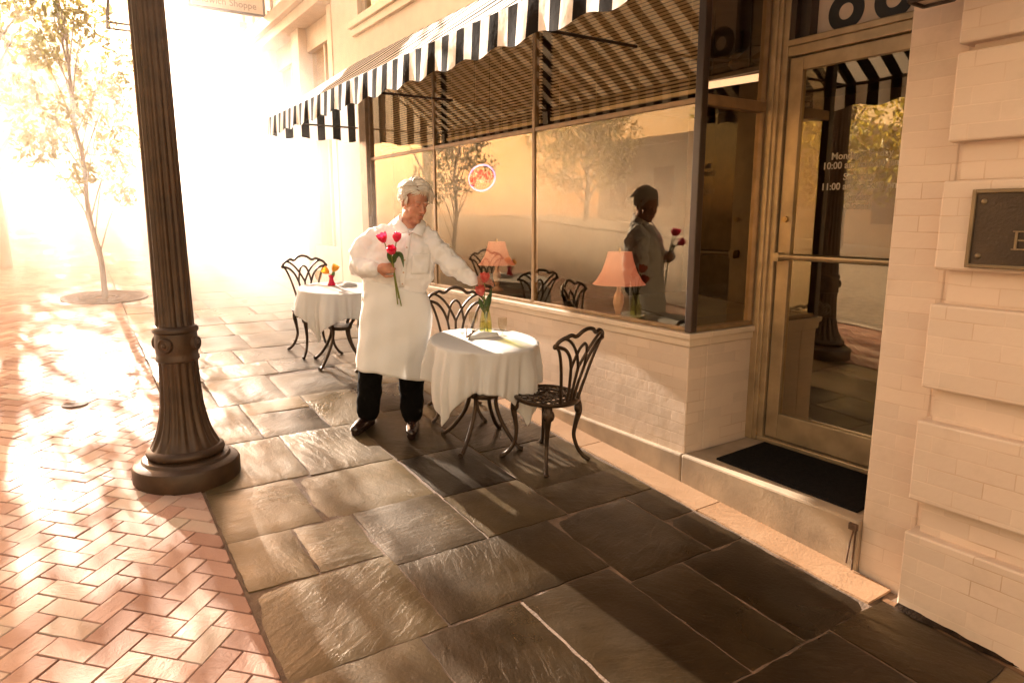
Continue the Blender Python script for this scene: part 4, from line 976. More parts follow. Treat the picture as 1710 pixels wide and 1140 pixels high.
def tulip(label, stem_pts, size, openness, petal, leaf=None, group=None, rot=0):
    t = thing('tulip', label, 'flower', stem_pts[0], group=group)
    P = smoothpath(stem_pts, 6); m = MB(); m.tube(P, interp([.0042, .0038, .0034], len(P)), 8); m.build('stem', M['stem'], t, smooth=60, world=True)
    ax = (P[-1]-P[-3]); m = MB(); add_head(m, P[-1]-ax.normalized()*.004, ax, size, openness, rot); m.build('petals', M[petal], t, smooth=180, world=True)
    if leaf:
        for lf in (leaf if isinstance(leaf[0], list) else [leaf]):
            Q = smoothpath(lf, 5); n = len(Q); wd = [max(.001, .016*math.sin(math.pi*min(1, .12+.88*i/(n-1)))) for i in range(n)]; m = MB(); rows = []
            for i, p in enumerate(Q):
                d = (Q[min(i+1, n-1)]-Q[max(0, i-1)]).normalized(); sd = d.cross(Vector((-.55, -.83, .1))).normalized(); nn = sd.cross(d)
                rows.append([p+sd*wd[i]*w_-nn*.35*wd[i]*(1-abs(w_)) for w_ in (-1, -.5, 0, .5, 1)])
            m.loft(rows, False, False); m.build('leaf', M['tleaf'], t, smooth=60, world=True)
    return t

# ------------------------------------------------------------------ the waiter
PO = Vector((1.83, 4.30, G(4.30))); XP = Vector((math.cos(YAW), -math.sin(YAW), 0)); YP = Vector((-math.sin(YAW), -math.cos(YAW), 0))
def W(x, d, z): return PO+XP*x+YP*d+Vector((0, 0, z))          # x right, d towards the viewer, z up
man = thing('person', 'grey haired waiter in white shirt and long apron holding red tulips, reaching to the vase', 'person', tuple(PO))
exec_body = True
def frame(f, up):
    f = Vector(f).normalized(); r_ = f.cross(Vector(up)).normalized(); u = r_.cross(f); return r_, f, u
# head frame: face turned to his left (viewer's right) and bowed towards the flowers
yawh, pit = R(44), R(17)
fd = Vector((math.sin(yawh)*math.cos(pit), math.cos(yawh)*math.cos(pit), -math.sin(pit)))      # in (x,d,z)
fdW = XP*fd.x+YP*fd.y+Vector((0, 0, fd.z))
upv = Vector((0, 0, 1))+XP*.10
hr, hf, hu = frame(fdW, upv)                     # hr: subject's right... sideways, hf: face direction, hu: crown
HC = W(.206, .040, 1.543)
def Hd(s_, f, u): return HC+hr*s_+hf*f+hu*u
hrot = Matrix((hr, hf, hu)).transposed()
body = MB()
body.ell(Hd(0, -.012, .030), (.075, .095, .088), 24, 16, hrot)           # skull
body.ell(Hd(0, .030, -.045), (.060, .062, .070), 20, 14, hrot)           # face mass
body.ell(Hd(0, .050, -.104), (.037, .034, .026), 14, 10, hrot)           # chin
for s_ in (-1, 1):
    body.ell(Hd(s_*.044, .012, -.080), (.026, .048, .036), 12, 8, hrot)  # jaw
    body.ell(Hd(s_*.033, .050, -.036), (.032, .029, .034), 14, 10, hrot)  # cheek
    body.ell(Hd(s_*.031, .078, .018), (.025, .014, .010), 10, 8, hrot)   # brow
    body.ell(Hd(s_*.031, .074, .000), (.015, .013, .011), 10, 8, hrot)   # eyelid
    body.ell(Hd(s_*.079, -.012, -.015), (.009, .018, .030), 10, 8, hrot) # ear
    body.ell(Hd(s_*.011, .099, -.038), (.009, .010, .007), 8, 6, hrot)   # nostril
body.cap_tube([Hd(0, .084, .010), Hd(0, .098, -.014), Hd(0, .110, -.036)], [.009, .0105, .0115], 10)
body.ell(Hd(0, .087, -.067), (.024, .012, .0065), 12, 8, hrot); body.ell(Hd(0, .084, -.080), (.021, .012, .007), 12, 8, hrot)
body.cap_tube([W(.165, -.02, 1.36), W(.178, .0, 1.44), HC-hu*.03-hf*.01], [.066, .065, .063], 14)
for s_, f, u in ((0, .042, -.115), ): body.ell(Hd(s_, .02, -.112), (.048, .054, .032), 12, 8, hrot)  # under-chin
# torso, arms, legs under the clothes
body.cap_tube([W(.05, 0, .92), W(.08, 0, 1.05), W(.10, 0, 1.22)], [.14, .14, .13], 16)
body.cap_tube([W(-.05, 0, 1.275), W(.11, -.01, 1.29), W(.25, 0, 1.26)], [.045, .075, .045], 14)
SHL, ELL, WRL = W(-.085, .01, 1.290), W(-.185, .05, 1.135), W(-.035, .205, 1.118)
SHR, ELR, WRR = W(.295, .01, 1.275), W(.445, .045, 1.135), W(.585, .06, 1.035)
body.cap_tube([SHL, ELL], [.05, .042], 12); body.cap_tube([ELL, WRL], [.042, .028], 12)
body.cap_tube([SHR, ELR], [.05, .042], 12); body.cap_tube([ELR, WRR], [.042, .028], 12)
LEGS = [((-.055, 0, .86), (-.125, .03, .45), (-.160, .0, .08)), ((.125, 0, .86), (.152, .035, .43), (.150, .02, .06))]
for hp, kn, an in LEGS:
    body.cap_tube([W(*hp), W(*kn)], [.085, .055], 12); body.cap_tube([W(*kn), W(*an)], [.055, .04], 12)
    body.cap_tube([W(an[0], an[1], an[2]-.02), W(an[0]+(-.03 if an[0] < 0 else .01), an[1]+.13, an[2]-.045)], [.03, .025], 10)
def hand(mb_, wrist, d, n, thumb_side, curls, length=.175, spread=.0, thumb_curl=.6):
    """palm + four fingers + thumb. d: wrist->knuckles, n: direction the palm faces, thumb_side: +1/-1 along s = d x n"""
    d = Vector(d).normalized(); n = Vector(n); n = (n-d*n.dot(d)).normalized(); s_ = d.cross(n)*thumb_side      # s_ points to the thumb
    w0 = Vector(wrist); k = length/.185
    rot = Matrix((s_, d, n)).transposed()
    mb_.ell(w0+d*.052*k, (.040*k, .054*k, .0165*k), 16, 10, rot)
    mb_.cap_tube([w0-d*.02, w0+d*.03*k], [.026*k, .025*k], 10)
    for i, (off, ln, r_) in enumerate([(.029, .072, .0092), (.0095, .080, .0096), (-.0105, .075, .0092), (-.0285, .060, .0082)]):
        base = w0+d*(.092-.004*abs(i-1))*k+s_*off*k; p = base.copy(); a = 0; pts = [p-d*.02*k, p]
        segs = (.44, .31, .25); c_ = curls[i]
        for q, sg in enumerate(segs):
            a += c_*(.75, 1.05, .8)[q]
            dirv = (d*math.cos(a)+n*math.sin(a)+s_*spread*(1.5-i)).normalized(); p = p+dirv*ln*sg*k; pts.append(p.copy())
        mb_.cap_tube(pts, [r_*k*1.05, r_*k*1.05, r_*k, r_*k*.93, r_*k*.8], 8)
    tb = w0+d*.03*k+s_*.028*k+n*.006*k
    a = thumb_curl; d1 = (d*.62+s_*.70+n*.25).normalized(); d2 = (d*.82+s_*.18*(1-a)+n*.55*a).normalized(); d3 = (d*.85-s_*.2*a+n*.5*a).normalized()
    p1 = tb+d1*.038*k; p2 = p1+d2*.032*k; p3 = p2+d3*.024*k
    mb_.cap_tube([tb, p1, p2, p3], [.0145*k, .0125*k, .0105*k, .0085*k], 8)
# his right hand (viewer's left) closed round the stems; palm towards his chest
dL = XP*.93+YP*.22+Vector((0, 0, .10)); nL = -YP*.95+XP*.25
HANDL = WRL+dL.normalized()*.012
hand(body, HANDL, dL, nL, -1, (.95, 1.0, 1.05, 1.1), .172)
# his left hand reaching for the tulip in the vase, fingers half closed
dR = XP*.90-YP*.05+Vector((0, 0, .02)); nR = YP*.85+Vector((0, 0, -.45))
HANDR = WRR+dR.normalized()*.012
hand(body, HANDR, dR, nR, 1, (.50, .58, .66, .72), .165, thumb_curl=.9)
# skin with lips, brows and lash lines as local tints (they belong to the face)
sk, skt, skp = newmat('skin')
ca = N(skt, 'ShaderNodeVertexColor', layer_name='tint'); nz = N(skt, 'ShaderNodeTexNoise'); nz.inputs['Scale'].default_value = 22; nz.inputs['Detail'].default_value = 5
tcs = N(skt, 'ShaderNodeTexCoord'); skt.links.new(tcs.outputs['Object'], nz.inputs[0])
rp = N(skt, 'ShaderNodeValToRGB'); rp.color_ramp.elements[0].position = .35; rp.color_ramp.elements[0].color = (.41, .175, .105, 1); rp.color_ramp.elements[1].position = .65; rp.color_ramp.elements[1].color = (.56, .28, .18, 1)
mxs = N(skt, 'ShaderNodeMix', data_type='RGBA', blend_type='MULTIPLY'); mxs.inputs[0].default_value = 1
skt.links.new(nz.outputs[0], rp.inputs[0]); skt.links.new(rp.outputs[0], mxs.inputs[6]); skt.links.new(ca.outputs[0], mxs.inputs[7]); skt.links.new(mxs.outputs[2], skp.inputs['Base Color'])
skp.inputs['Roughness'].default_value = .5; skp.inputs['Subsurface Weight'].default_value = .12; skp.inputs['Subsurface Radius'].default_value = (.01, .004, .002); skp.inputs['Subsurface Scale'].default_value = .3
M['skin'] = sk
bo = fuse(body, 'body', sk, None, .0036, 4)
me = bo.data; nv = len(me.vertices); co = np.empty(nv*3); me.vertices.foreach_get('co', co); co = co.reshape(-1, 3)
Lh = (co-np.array(HC)) @ np.array([hr, hf, hu]).T
tintv = np.ones((nv, 4))
def blob(c, r_, colr):
    d2 = (((Lh-np.array(c))/np.array(r_))**2).sum(1); k = np.clip(1.6-1.6*d2, 0, 1)[:, None]; tintv[:, :3] = tintv[:, :3]*(1-k)+k*np.array(colr)
blob((0, .095, -.068), (.024, .02, .005), (.80, .58, .56)); blob((0, .095, -.080), (.021, .02, .005), (.92, .68, .66)); blob((0, .096, -.0735), (.025, .02, .0022), (.35, .24, .2))
for s_ in (-1, 1):
    blob((s_*.031, .088, -.007), (.017, .02, .0028), (.16, .12, .11)); blob((s_*.031, .092, .024), (.026, .02, .005), (.95, 1.15, 1.35))
    blob((s_*.042, .07, -.03), (.034, .034, .034), (1.03, .93, .91))
blob((0, .112, -.038), (.018, .016, .016), (1.06, .80, .76))
cat_ = me.color_attributes.new('tint', 'FLOAT_COLOR', 'POINT'); cat_.data.foreach_set('color', tintv.astype(np.float32).ravel())
bo.parent = man; bo.matrix_parent_inverse = wmat(man).inverted()
def keep(o): o.parent = man; o.matrix_parent_inverse = wmat(man).inverted(); return o
# shirt
def ring(cx, cd, z, rx, rd, n=28, turn=0.0, tx=0.0, td=0.0):
    out = []
    for j in range(n):
        a = 2*math.pi*j/n; u, v = rx*math.cos(a), rd*math.sin(a)
        sq = 1+.05*math.cos(4*a)*-1
        out.append(W(cx+u*sq*math.cos(turn)-v*sq*math.sin(turn), cd+u*sq*math.sin(turn)+v*sq*math.cos(turn), z+tx*u+td*v))
    return out
sh = MB()
sh.loft([ring(.045, 0, .90, .215, .155), ring(.075, 0, 1.00, .225, .165, tx=-.05), ring(.088, .005, 1.06, .236, .172, tx=-.05), ring(.092, .005, 1.15, .236, .168), ring(.10, 0, 1.25, .232, .158),
         ring(.108, -.01, 1.310, .205, .138, tx=-.04), ring(.120, -.012, 1.365, .150, .108, tx=-.05, td=-.1), ring(.142, -.012, 1.40, .105, .088, td=-.6), ring(.160, -.014, 1.420, .077, .070, td=-1.05)])
def sleeve(path, r0, r1, seed):
    P = smoothpath(path, 7); n = len(P); rn = random.Random(seed)
    rad = [(r0+(r1-r0)*i/(n-1))*(1+.085*math.sin(i*1.9+seed)*min(1, i/4)+rn.uniform(-.03, .03)) for i in range(n)]
    off = [Vector((rn.uniform(-1, 1), rn.uniform(-1, 1), rn.uniform(-1, 1)))*.006 for _ in P]
    sh.cap_tube([p+o_ for p, o_ in zip(P, off)], rad, 14)
sleeve([W(-.020, .0, 1.325), SHL+XP*-.002, SHL.lerp(ELL, .5)-XP*.010, ELL-XP*.002, ELL.lerp(WRL, .25)], .078, .062, 3)
sleeve([ELL-XP*.000, ELL.lerp(WRL, .35), ELL.lerp(WRL, .72), ELL.lerp(WRL, .95)], .064, .043, 5)
sleeve([W(.235, .0, 1.315), SHR, SHR.lerp(ELR, .5)+XP*.008, ELR], .080, .069, 8)
sleeve([ELR, ELR.lerp(WRR, .35)-Vector((0, 0, .008)), ELR.lerp(WRR, .7), ELR.lerp(WRR, .95)], .069, .043, 11)
shirt = keep(fuse(sh, 'shirt', M['shirt'], None, .008, 2, wrinkle=[(.050, .13), (.017, .05)]))
for e, w_ in ((ELL, WRL), (ELR, WRR)):
    m = MB(); d = (w_-e).normalized(); m.tube([w_-d*.05, w_-d*.045, w_+d*.012, w_+d*.014, w_-d*.02], [.038, .043, .040, .036, .034], 20); keep(m.build('cuff', M['shirt'], None, smooth=50))
NK = W(.172, .0, 1.405)
def collar_leaf(edge, tip, outer):
    """edge: points along the neck from back to front; the leaf folds down to tip"""
    E = smoothpath(edge, 5); T = smoothpath(outer+[tip], 5); n = len(E); m = MB(); rows = []
    for i in range(n):
        e = E[i]; o_ = T[min(len(T)-1, round(i*(len(T)-1)/(n-1)))]; outd = (o_-e).normalized()
        rows.append([e+Vector((0, 0, -.012))-outd*.004, e, e.lerp(o_, .12)+Vector((0, 0, .006))+YP*.003, e.lerp(o_, .55)+YP*.004, o_])
    m.loft(rows, False, False); o = m.build('collar', M['shirt'], None, smooth=60)
    sd = o.modifiers.new('s', 'SOLIDIFY'); sd.thickness = .0035; return keep(o)
collar_leaf([W(.165, -.085, 1.475), W(.098, -.03, 1.470), W(.108, .045, 1.435), W(.158, .092, 1.385), W(.178, .112, 1.352)], W(.098, .125, 1.338), [W(.165, -.105, 1.425), W(.070, -.035, 1.425), W(.062, .060, 1.395)])
collar_leaf([W(.165, -.085, 1.475), W(.236, -.04, 1.455), W(.236, .030, 1.425), W(.208, .085, 1.380), W(.188, .112, 1.352)], W(.262, .112, 1.328), [W(.170, -.105, 1.425), W(.262, -.045, 1.415), W(.278, .040, 1.385)])
# placket, buttons, pocket follow the shirt front through ray casts
def on_shirt(x, z, off=.002):
    o_ = W(x, .6, z); hit, loc, nrm, _ = shirt.ray_cast(shirt.matrix_world.inverted() @ o_, -YP)
    return (Vector(loc)+YP*off, Vector(nrm)) if hit else (W(x, .17, z), YP)
dgx = bpy.context.evaluated_depsgraph_get(); dgx.update()
def strip_mesh(name, pts_rows, thick=.0025):
    m = MB(); m.loft(pts_rows, False, False); o = m.build(name, M['shirt'], None, smooth=60); s_ = o.modifiers.new('s', 'SOLIDIFY'); s_.thickness = thick; return keep(o)
rows = []
for z in np.linspace(1.375, 1.0, 16):
    f = (1.375-z)/.375; x = .182-.055*f
    rows.append([on_shirt(x+w_, z, .003)[0] for w_ in (-.017, -.006, .006, .017)])
strip_mesh('placket', rows)
for k, z in enumerate((1.335, 1.255, 1.175, 1.095, 1.02)):
    f = (1.375-z)/.375; p, n_ = on_shirt(.182-.055*f, z, .0065); m = MB(); q = n_.to_track_quat('Z', 'Y').to_matrix(); m.ell(p, (.0055, .0055, .0022), 12, 6, q); keep(m.build('button', M['pale_ceramic'], None, smooth=60))
rows = []
for z in np.linspace(1.215, 1.085, 12):
    rows.append([on_shirt(.255-.012*(1.215-z)/.13+w_, z, .0035)[0] for w_ in np.linspace(-.056, .056, 11)])
strip_mesh('pocket', rows, .0012)
# apron
def shirt_out(a, z):
    dr = XP*math.sin(a)+YP*math.cos(a); o_ = W(.084, .004, z)+dr*.6
    hit, loc, nrm, _ = shirt.ray_cast(shirt.matrix_world.inverted() @ o_, -dr)
    return (Vector(loc)-W(.084, .004, z)).dot(dr) if hit else .2
tops = [max(shirt_out(R(-112)+R(224)*j/60, 1.0-.05*math.sin(R(-112)+R(224)*j/60)-q) for q in (0, .012, .03)) for j in range(61)]
tops = [sum(tops[max(0, min(60, j+k))] for k in (-2, -1, 0, 1, 2))/5+.004 for j in range(61)]
m = MB(); rows = []; nz_ = 30; na = 60
for i in range(nz_+1):
    f = i/nz_; row = []
    for j in range(na+1):
        a = R(-112)+R(224)*j/na                                 # 0 = straight towards the viewer
        cx = .084+(.012-.084)*f; rx = .238+(.246-.238)*f; rd = .179+(.180-.179)*f
        zt = 1.000-.050*math.sin(a); zb = .405-.045*math.sin(a)+.01*math.cos(3*a)
        fold = f**1.2*(.010*math.sin(6*a+.5)+.006*math.sin(11*a+2))+.003*math.sin(17*f+5*a)
        x = cx+(rx+fold)*math.sin(a); d = .004+(rd+fold+.012*f)*math.cos(a)
        k_ = max(0, 1-f/.30)**1.5; x = x*(1-k_)+(.084+tops[j]*math.sin(a))*k_; d = d*(1-k_)+(.004+tops[j]*math.cos(a))*k_; row.append(W(x, d, zt+(zb-zt)*f))
    rows.append(row)
m.loft(rows, False, False); ap = m.build('apron', M['apron'], None, smooth=50); s_ = ap.modifiers.new('s', 'SOLIDIFY'); s_.thickness = .0022; keep(ap)
# trousers and shoes
tr = MB()
tr.ell(W(.04, 0, .88), (.19, .14, .13), 16, 10)
for (hp, kn, an), wd in zip(LEGS, (1, 1)):
    tr.cap_tube([W(hp[0], hp[1], hp[2]), W((hp[0]+kn[0])/2, .01, .65), W(*kn), W((kn[0]+an[0])/2, .015, .26), W(an[0], an[1]+.005, .115)], [.115, .103, .090, .083, .080], 16)
keep(fuse(tr, 'trousers', M['trouser'], None, .010, 3, wrinkle=[(.022, .09), (.010, .04)]))
for (hp, kn, an), toe in zip(LEGS, ((-.055, .185), (.02, .20))):
    z0 = G((PO+XP*an[0]+YP*(an[1]+.08)).y)-PO.z
    s_ = MB(); tx_, td = toe; A = lambda f, side, z: W(an[0]+tx_*f, an[1]-.06+(td+.06)*f, z0+z)+(XP*td-YP*tx_).normalized()*side
    s_.cap_tube([A(0, 0, .048), A(.35, 0, .048), A(.7, 0, .040), A(.98, 0, .036)], [.040, .043, .045, .034], 12)
    s_.cap_tube([A(.08, 0, .06), A(.25, 0, .085)], [.04, .038], 10); s_.cap_tube([A(0, 0, .018), A(.98, 0, .016)], [.036, .030], 10)
    keep(fuse(s_, 'shoe', M['shoe'], None, .006, 3))
# hair: a cap with swept wavy locks
hm = MB(); rh = random.Random(21)
hm.ell(Hd(0, -.040, .046), (.084, .088, .092), 28, 18, hrot)
def scalp(th, ph):                              # th: 0 crown .. pi/2 ear level ; ph: 0 face, pi back
    return Vector((math.sin(th)*math.sin(ph)*.088, math.sin(th)*math.cos(ph)*.101-.018, math.cos(th)*.104+.036))
def lock(p0, flow, L, lift, r_, seed):
    pts = [p0]; cur = p0.copy()
    for q in range(6):
        nrm = Vector((cur.x/.088**2, (cur.y+.018)/.101**2, (cur.z-.036)/.104**2)).normalized()
        dv = (flow-nrm*flow.dot(nrm)*.85).normalized(); sd = dv.cross(nrm)
        cur = cur+dv*L/6+nrm*lift*(1, .7, .3, -.1, -.35, -.5)[q]+sd*math.sin(seed+q*1.25)*.0042; pts.append(cur.copy())
    hm.tube([HC+hr*p.x+hf*p.y+hu*p.z for p in pts], [r_*.8, r_, r_*.95, r_*.8, r_*.6, r_*.4, r_*.12], 6, flat=1.35)
for k in range(1600):
    th = math.acos(1-rh.random()*1.16); ph = rh.uniform(-math.pi, math.pi)
    if abs(ph) < 1.0 and th > 1.06: continue
    if abs(ph) < 1.22 and th > 1.26: continue
    p0 = scalp(th, ph); wv_ = (p0.x*40+p0.y*25) % 6.28
    if th < 1.0 and p0.x < .035: flow = Vector((-.85, .30 if p0.y > .0 else -.25, .05)); L = rh.uniform(.06, .095); lift = rh.uniform(.004, .010)
    elif th < .8: flow = Vector((.6, -.45, -.1)); L = rh.uniform(.05, .08); lift = rh.uniform(.004, .008)
    else: flow = Vector((.15*math.sin(ph), -.60 if abs(ph) < 2.3 else -.1, -.50)); L = rh.uniform(.040, .065); lift = rh.uniform(.0015, .005)
    lock(p0, flow, L, lift, rh.uniform(.0024, .0046), wv_+rh.uniform(-.5, .5))
for k in range(110):                            # the forelock sweeps across and falls over the far side of the brow
    s0 = rh.uniform(-.060, .040); p0 = Vector((s0, .052+rh.uniform(-.014, .014), .118-abs(s0)*.45)); pts = [p0]; cur = p0.copy(); g_ = rh.uniform(.7, 1.15)
    for q in range(6): cur = cur+Vector((-.0070*g_, (.0085-.0036*q), (.003-.0062*q)*g_)); pts.append(cur+Vector((math.sin(q*1.4+s0*60)*.0022, 0, math.cos(q*1.2+s0*50)*.0015)))
    hm.tube([HC+hr*p.x+hf*p.y+hu*p.z for p in pts], interp([.0032, .0042, .0036, .0028, .001], 7), 6)
for k in range(70):                             # sideburns in front of the ears
    sg = 1 if k % 2 else -1; p0 = Vector((sg*.083, .016+rh.uniform(-.012, .012), .030+rh.uniform(-.01, .012)))
    hm.tube([HC+hr*p.x+hf*p.y+hu*p.z for p in (p0, p0+Vector((-sg*.001, .002, -.022)), p0+Vector((-sg*.005, .000, -.046)))], [.003, .0034, .0008], 6)
keep(hm.build('hair', M['hair'], None, smooth=70))
# finger ring
m = MB(); rc = HANDL+dL.normalized()*.098+Vector((0, 0, -.022)); dn = dL.normalized()
m.tube([rc+(YP*math.cos(a)+Vector((0, 0, 1))*math.sin(a))*.0112 for a in np.linspace(0, 2*math.pi, 20)], .0022, 6, cap=False); keep(m.build('ring', M['brass'], None, smooth=60))

# tulips in his fist
gp = HANDL+dL.normalized()*.108-YP*.020          # where the stems run through the fist
def V3(x, d, z): return W(x, d, z)
gx, gd, gz = (gp-PO).dot(XP), (gp-PO).dot(YP), (gp-PO).z
tulip('magenta tulip with open pointed petals, leftmost of the bunch in the waiter\'s fist', [V3(gx+.022, gd-.012, gz-.24), V3(gx, gd, gz), V3(gx-.030, gd+.035, gz+.125), V3(gx-.042, gd+.045, gz+.165)], .058, .75, 'petal_r', None, 'tulips held by the waiter', .3)
tulip('crimson tulip with a closed round head, rightmost of the bunch in the waiter\'s fist', [V3(gx+.045, gd-.012, gz-.25), V3(gx+.006, gd, gz), V3(gx+.026, gd+.03, gz+.13), V3(gx+.034, gd+.04, gz+.17)], .052, .12, 'petal_r', None, 'tulips held by the waiter', .9)
tl = tulip('crimson tulip facing the viewer, lowest of the bunch in the waiter\'s fist', [V3(gx+.030, gd-.012, gz-.20), V3(gx+.003, gd, gz), V3(gx+.003, gd+.045, gz+.070), V3(gx+.008, gd+.078, gz+.098)], .056, .45, 'petal_r',
      [[V3(gx+.004, gd+.01, gz+.03), V3(gx+.035, gd+.035, gz+.085), V3(gx+.066, gd+.05, gz+.075), V3(gx+.078, gd+.055, gz+.005)], [V3(gx+.0, gd+.01, gz+.03), V3(gx-.012, gd+.04, gz+.07), V3(gx-.02, gd+.05, gz+.11)], [V3(gx+.002, gd+.015, gz+.03), V3(gx+.018, gd+.04, gz+.06), V3(gx+.03, gd+.045, gz+.115)]], 'tulips held by the waiter', .2)

# vase with tulips, glasses, flatware, napkin on the near table
VX, VY = 2.345, 3.865; VZ = TZ(VX, VY)
t = thing('flower_vase', 'pale green glass vase half full of water on the near table', 'vase', (VX, VY, VZ))
m = MB(); m.lathe([(.001, .004), (.040, .004), (.043, .012), (.043, .05), (.038, .10), (.029, .15), (.026, .175), (.030, .195), (.028, .195), (.024, .175), (.027, .15), (.036, .10), (.040, .05), (.038, .018), (.001, .014)], 32, (VX, VY, VZ), cap=False); part(m, 'glass', M['green_glass'], t, smooth=50)
m = MB(); m.lathe([(.001, .016), (.037, .018), (.039, .05), (.036, .085), (.001, .086)], 32, (VX, VY, VZ), cap=False); part(m, 'water', M['water'], t, smooth=50)
hp = HANDR+dR.normalized()*.11+YP*.028
vb = Vector((VX, VY, VZ))
tulip('coral tulip standing upright in the green vase at the waiter\'s fingertips', [vb+Vector((.01, -.008, .02)), vb+Vector((-.006, .0, .17)), vb+XP*-.006+YP*.02+Vector((0, 0, .30)), vb+XP*-.004+YP*.035+Vector((0, 0, .355))], .058, .8, 'petal_p',
      [[vb+Vector((0, 0, .14)), vb+XP*.022+Vector((0, 0, .22)), vb+XP*.042+Vector((0, 0, .31))], [vb+Vector((0, 0, .14)), vb+XP*-.028+YP*.01+Vector((0, 0, .20)), vb+XP*-.045+YP*.015+Vector((0, 0, .25))], [vb+Vector((0, 0, .10)), vb+XP*.008+YP*.02+Vector((0, 0, .20)), vb+XP*.022+YP*.03+Vector((0, 0, .27))]], 'tulips in the green vase', .4)
tulip('coral tulip leaning out of the green vase below the waiter\'s hand', [vb+Vector((-.012, .0, .02)), vb+Vector((.004, .0, .17)), vb+XP*-.012+YP*.03+Vector((0, 0, .235)), vb+XP*-.022+YP*.045+Vector((0, 0, .270))], .060, .55, 'petal_p', [[vb+Vector((0, 0, .12)), vb+XP*.018+YP*-.02+Vector((0, 0, .21)), vb+XP*.030+YP*-.03+Vector((0, 0, .26))]], 'tulips in the green vase', .1)
def goblet(x, y, label, s_=1.0):
    z = TZ(x, y); t = thing('goblet', label, 'glass', (x, y, z), group='stemmed water goblets')
    m = MB(); m.lathe([(.001, .003), (.033, .001), (.034, .004), (.012, .010), (.006, .022), (.006, .034), (.014, .040), (.026, .055), (.034, .080), (.037, .11), (.036, .145), (.0345, .145), (.0355, .11), (.0325, .08), (.024, .057), (.010, .046), (.001, .044)], 32, (x, y, z), cap=False); m.v = [(x+(a-x)*s_, y+(b-y)*s_, z+(c_-z)*s_) for a, b, c_ in m.v]; part(m, 'bowl', M['clear'], t, smooth=50)
goblet(2.415, 3.765, 'clear stemmed goblet right of the green vase on the near table', .85); goblet(2.315, 3.975, 'clear stemmed goblet left of the green vase, partly behind it', .9)
def flatware(kind, x, y, ang, label, tilt=0, zo=0.012):
    z = TZ(x, y)+zo; t = thing(kind, label, kind, (x, y, z), group='silverware bundle on the near table'); c_, s_ = math.cos(ang), math.sin(ang)
    P = lambda l, w_, h: (x+c_*l-s_*w_, y+s_*l+c_*w_, z+h+tilt*l)
    m = MB(); m.tube([P(-.085, 0, 0), P(-.03, 0, .003), P(.03, 0, .003), P(.045, 0, .002)], [.006, .005, .003, .003], 6); part(m, 'handle', M['steel'], t, smooth=60)
    m = MB()
    if kind == 'fork':
        for w_ in (-.009, -.003, .003, .009): m.tube([P(.045, w_*.6, .002), P(.06, w_, 0), P(.09, w_, .006)], .0014, 5)
    elif kind == 'spoon': m.ell(P(.068, 0, .002), (.024, .015, .005), 14, 8, Matrix.Rotation(ang, 3, 'Z'))
    else: m.tube([P(.04, 0, .002), P(.07, .003, .002), P(.105, .0, .002)], [.005, .008, .002], 6, flat=.25)
    part(m, {'fork': 'tines', 'spoon': 'bowl', 'knife': 'blade'}[kind], M['steel'], t, smooth=60)
flatware('fork', 2.19, 3.86, R(60), 'silver fork with tines pointing up in the bundle beside the napkin', .25, .03); flatware('spoon', 2.215, 3.835, R(48), 'silver spoon lying in the bundle beside the napkin', .1, .016); flatware('knife', 2.235, 3.85, R(35), 'silver knife lying against the napkin on the near table', .12, .018); flatware('fork', 2.17, 3.835, R(75), 'silver fork lying flat under the others in the bundle', .05, .01)
def napkin(x, y, ang, label, L=.10):
    z = TZ(x, y); m = MB(); rows = []
    for i in range(13):
        f = i/12; row = []
        for j in range(9):
            g = j/8; u = (f-.5)*2*L; v = (g-.5)*L*1.1*(1-.35*f); hgt = .008+.026*math.sin(math.pi*g)*(.35+.65*math.sin(math.pi*f*.9))+.004*math.sin(9*f+7*g)
            row.append((x+u*math.cos(ang)-v*math.sin(ang), y+u*math.sin(ang)+v*math.cos(ang), z+hgt*(1 if 0 < j < 8 else .12)))
        rows.append(row)
    m.loft(rows, False, False); o = m.build('napkin', M['cloth'], None, smooth=180); s_ = o.modifiers.new('s', 'SOLIDIFY'); s_.thickness = .003; tag(o, label, 'napkin', 'white cloth napkins')
napkin(2.285, 3.80, R(-20), 'folded white napkin beside the silverware on the near table'); 
# far table setting
bx, by = 2.055, 6.10; bz = TZ(bx, by)
t = thing('bud_vase', 'small magenta glass bud vase on the far table', 'vase', (bx, by, bz))
m = MB(); m.lathe([(.001, .003), (.034, .003), (.036, .012), (.026, .03), (.018, .06), (.018, .075), (.026, .095), (.024, .095), (.015, .075), (.001, .03)], 24, (bx, by, bz), cap=False); part(m, 'glass', M['plum'], t, smooth=50)
bb = Vector((bx, by, bz))
tulip('orange yellow tulip, upper right of the pair in the small magenta vase', [bb+Vector((0, 0, .02)), bb+Vector((0, 0, .09)), bb+XP*.022+Vector((0, 0, .135))], .060, .5, 'petal_y', [[bb+Vector((0, 0, .07)), bb+XP*.02+Vector((0, 0, .10)), bb+XP*.03+Vector((0, 0, .15))]], 'orange tulips on the far table')
tulip('orange yellow tulip, lower left of the pair in the small magenta vase', [bb+Vector((0, 0, .02)), bb+Vector((0, 0, .09)), bb+XP*-.022+YP*.01+Vector((0, 0, .118))], .060, .6, 'petal_y', None, 'orange tulips on the far table', .5)
goblet(1.97, 6.20, 'clear stemmed goblet left of the magenta vase on the far table', .9); napkin(2.18, 6.02, R(10), 'folded white napkin right of the magenta vase on the far table', .08)

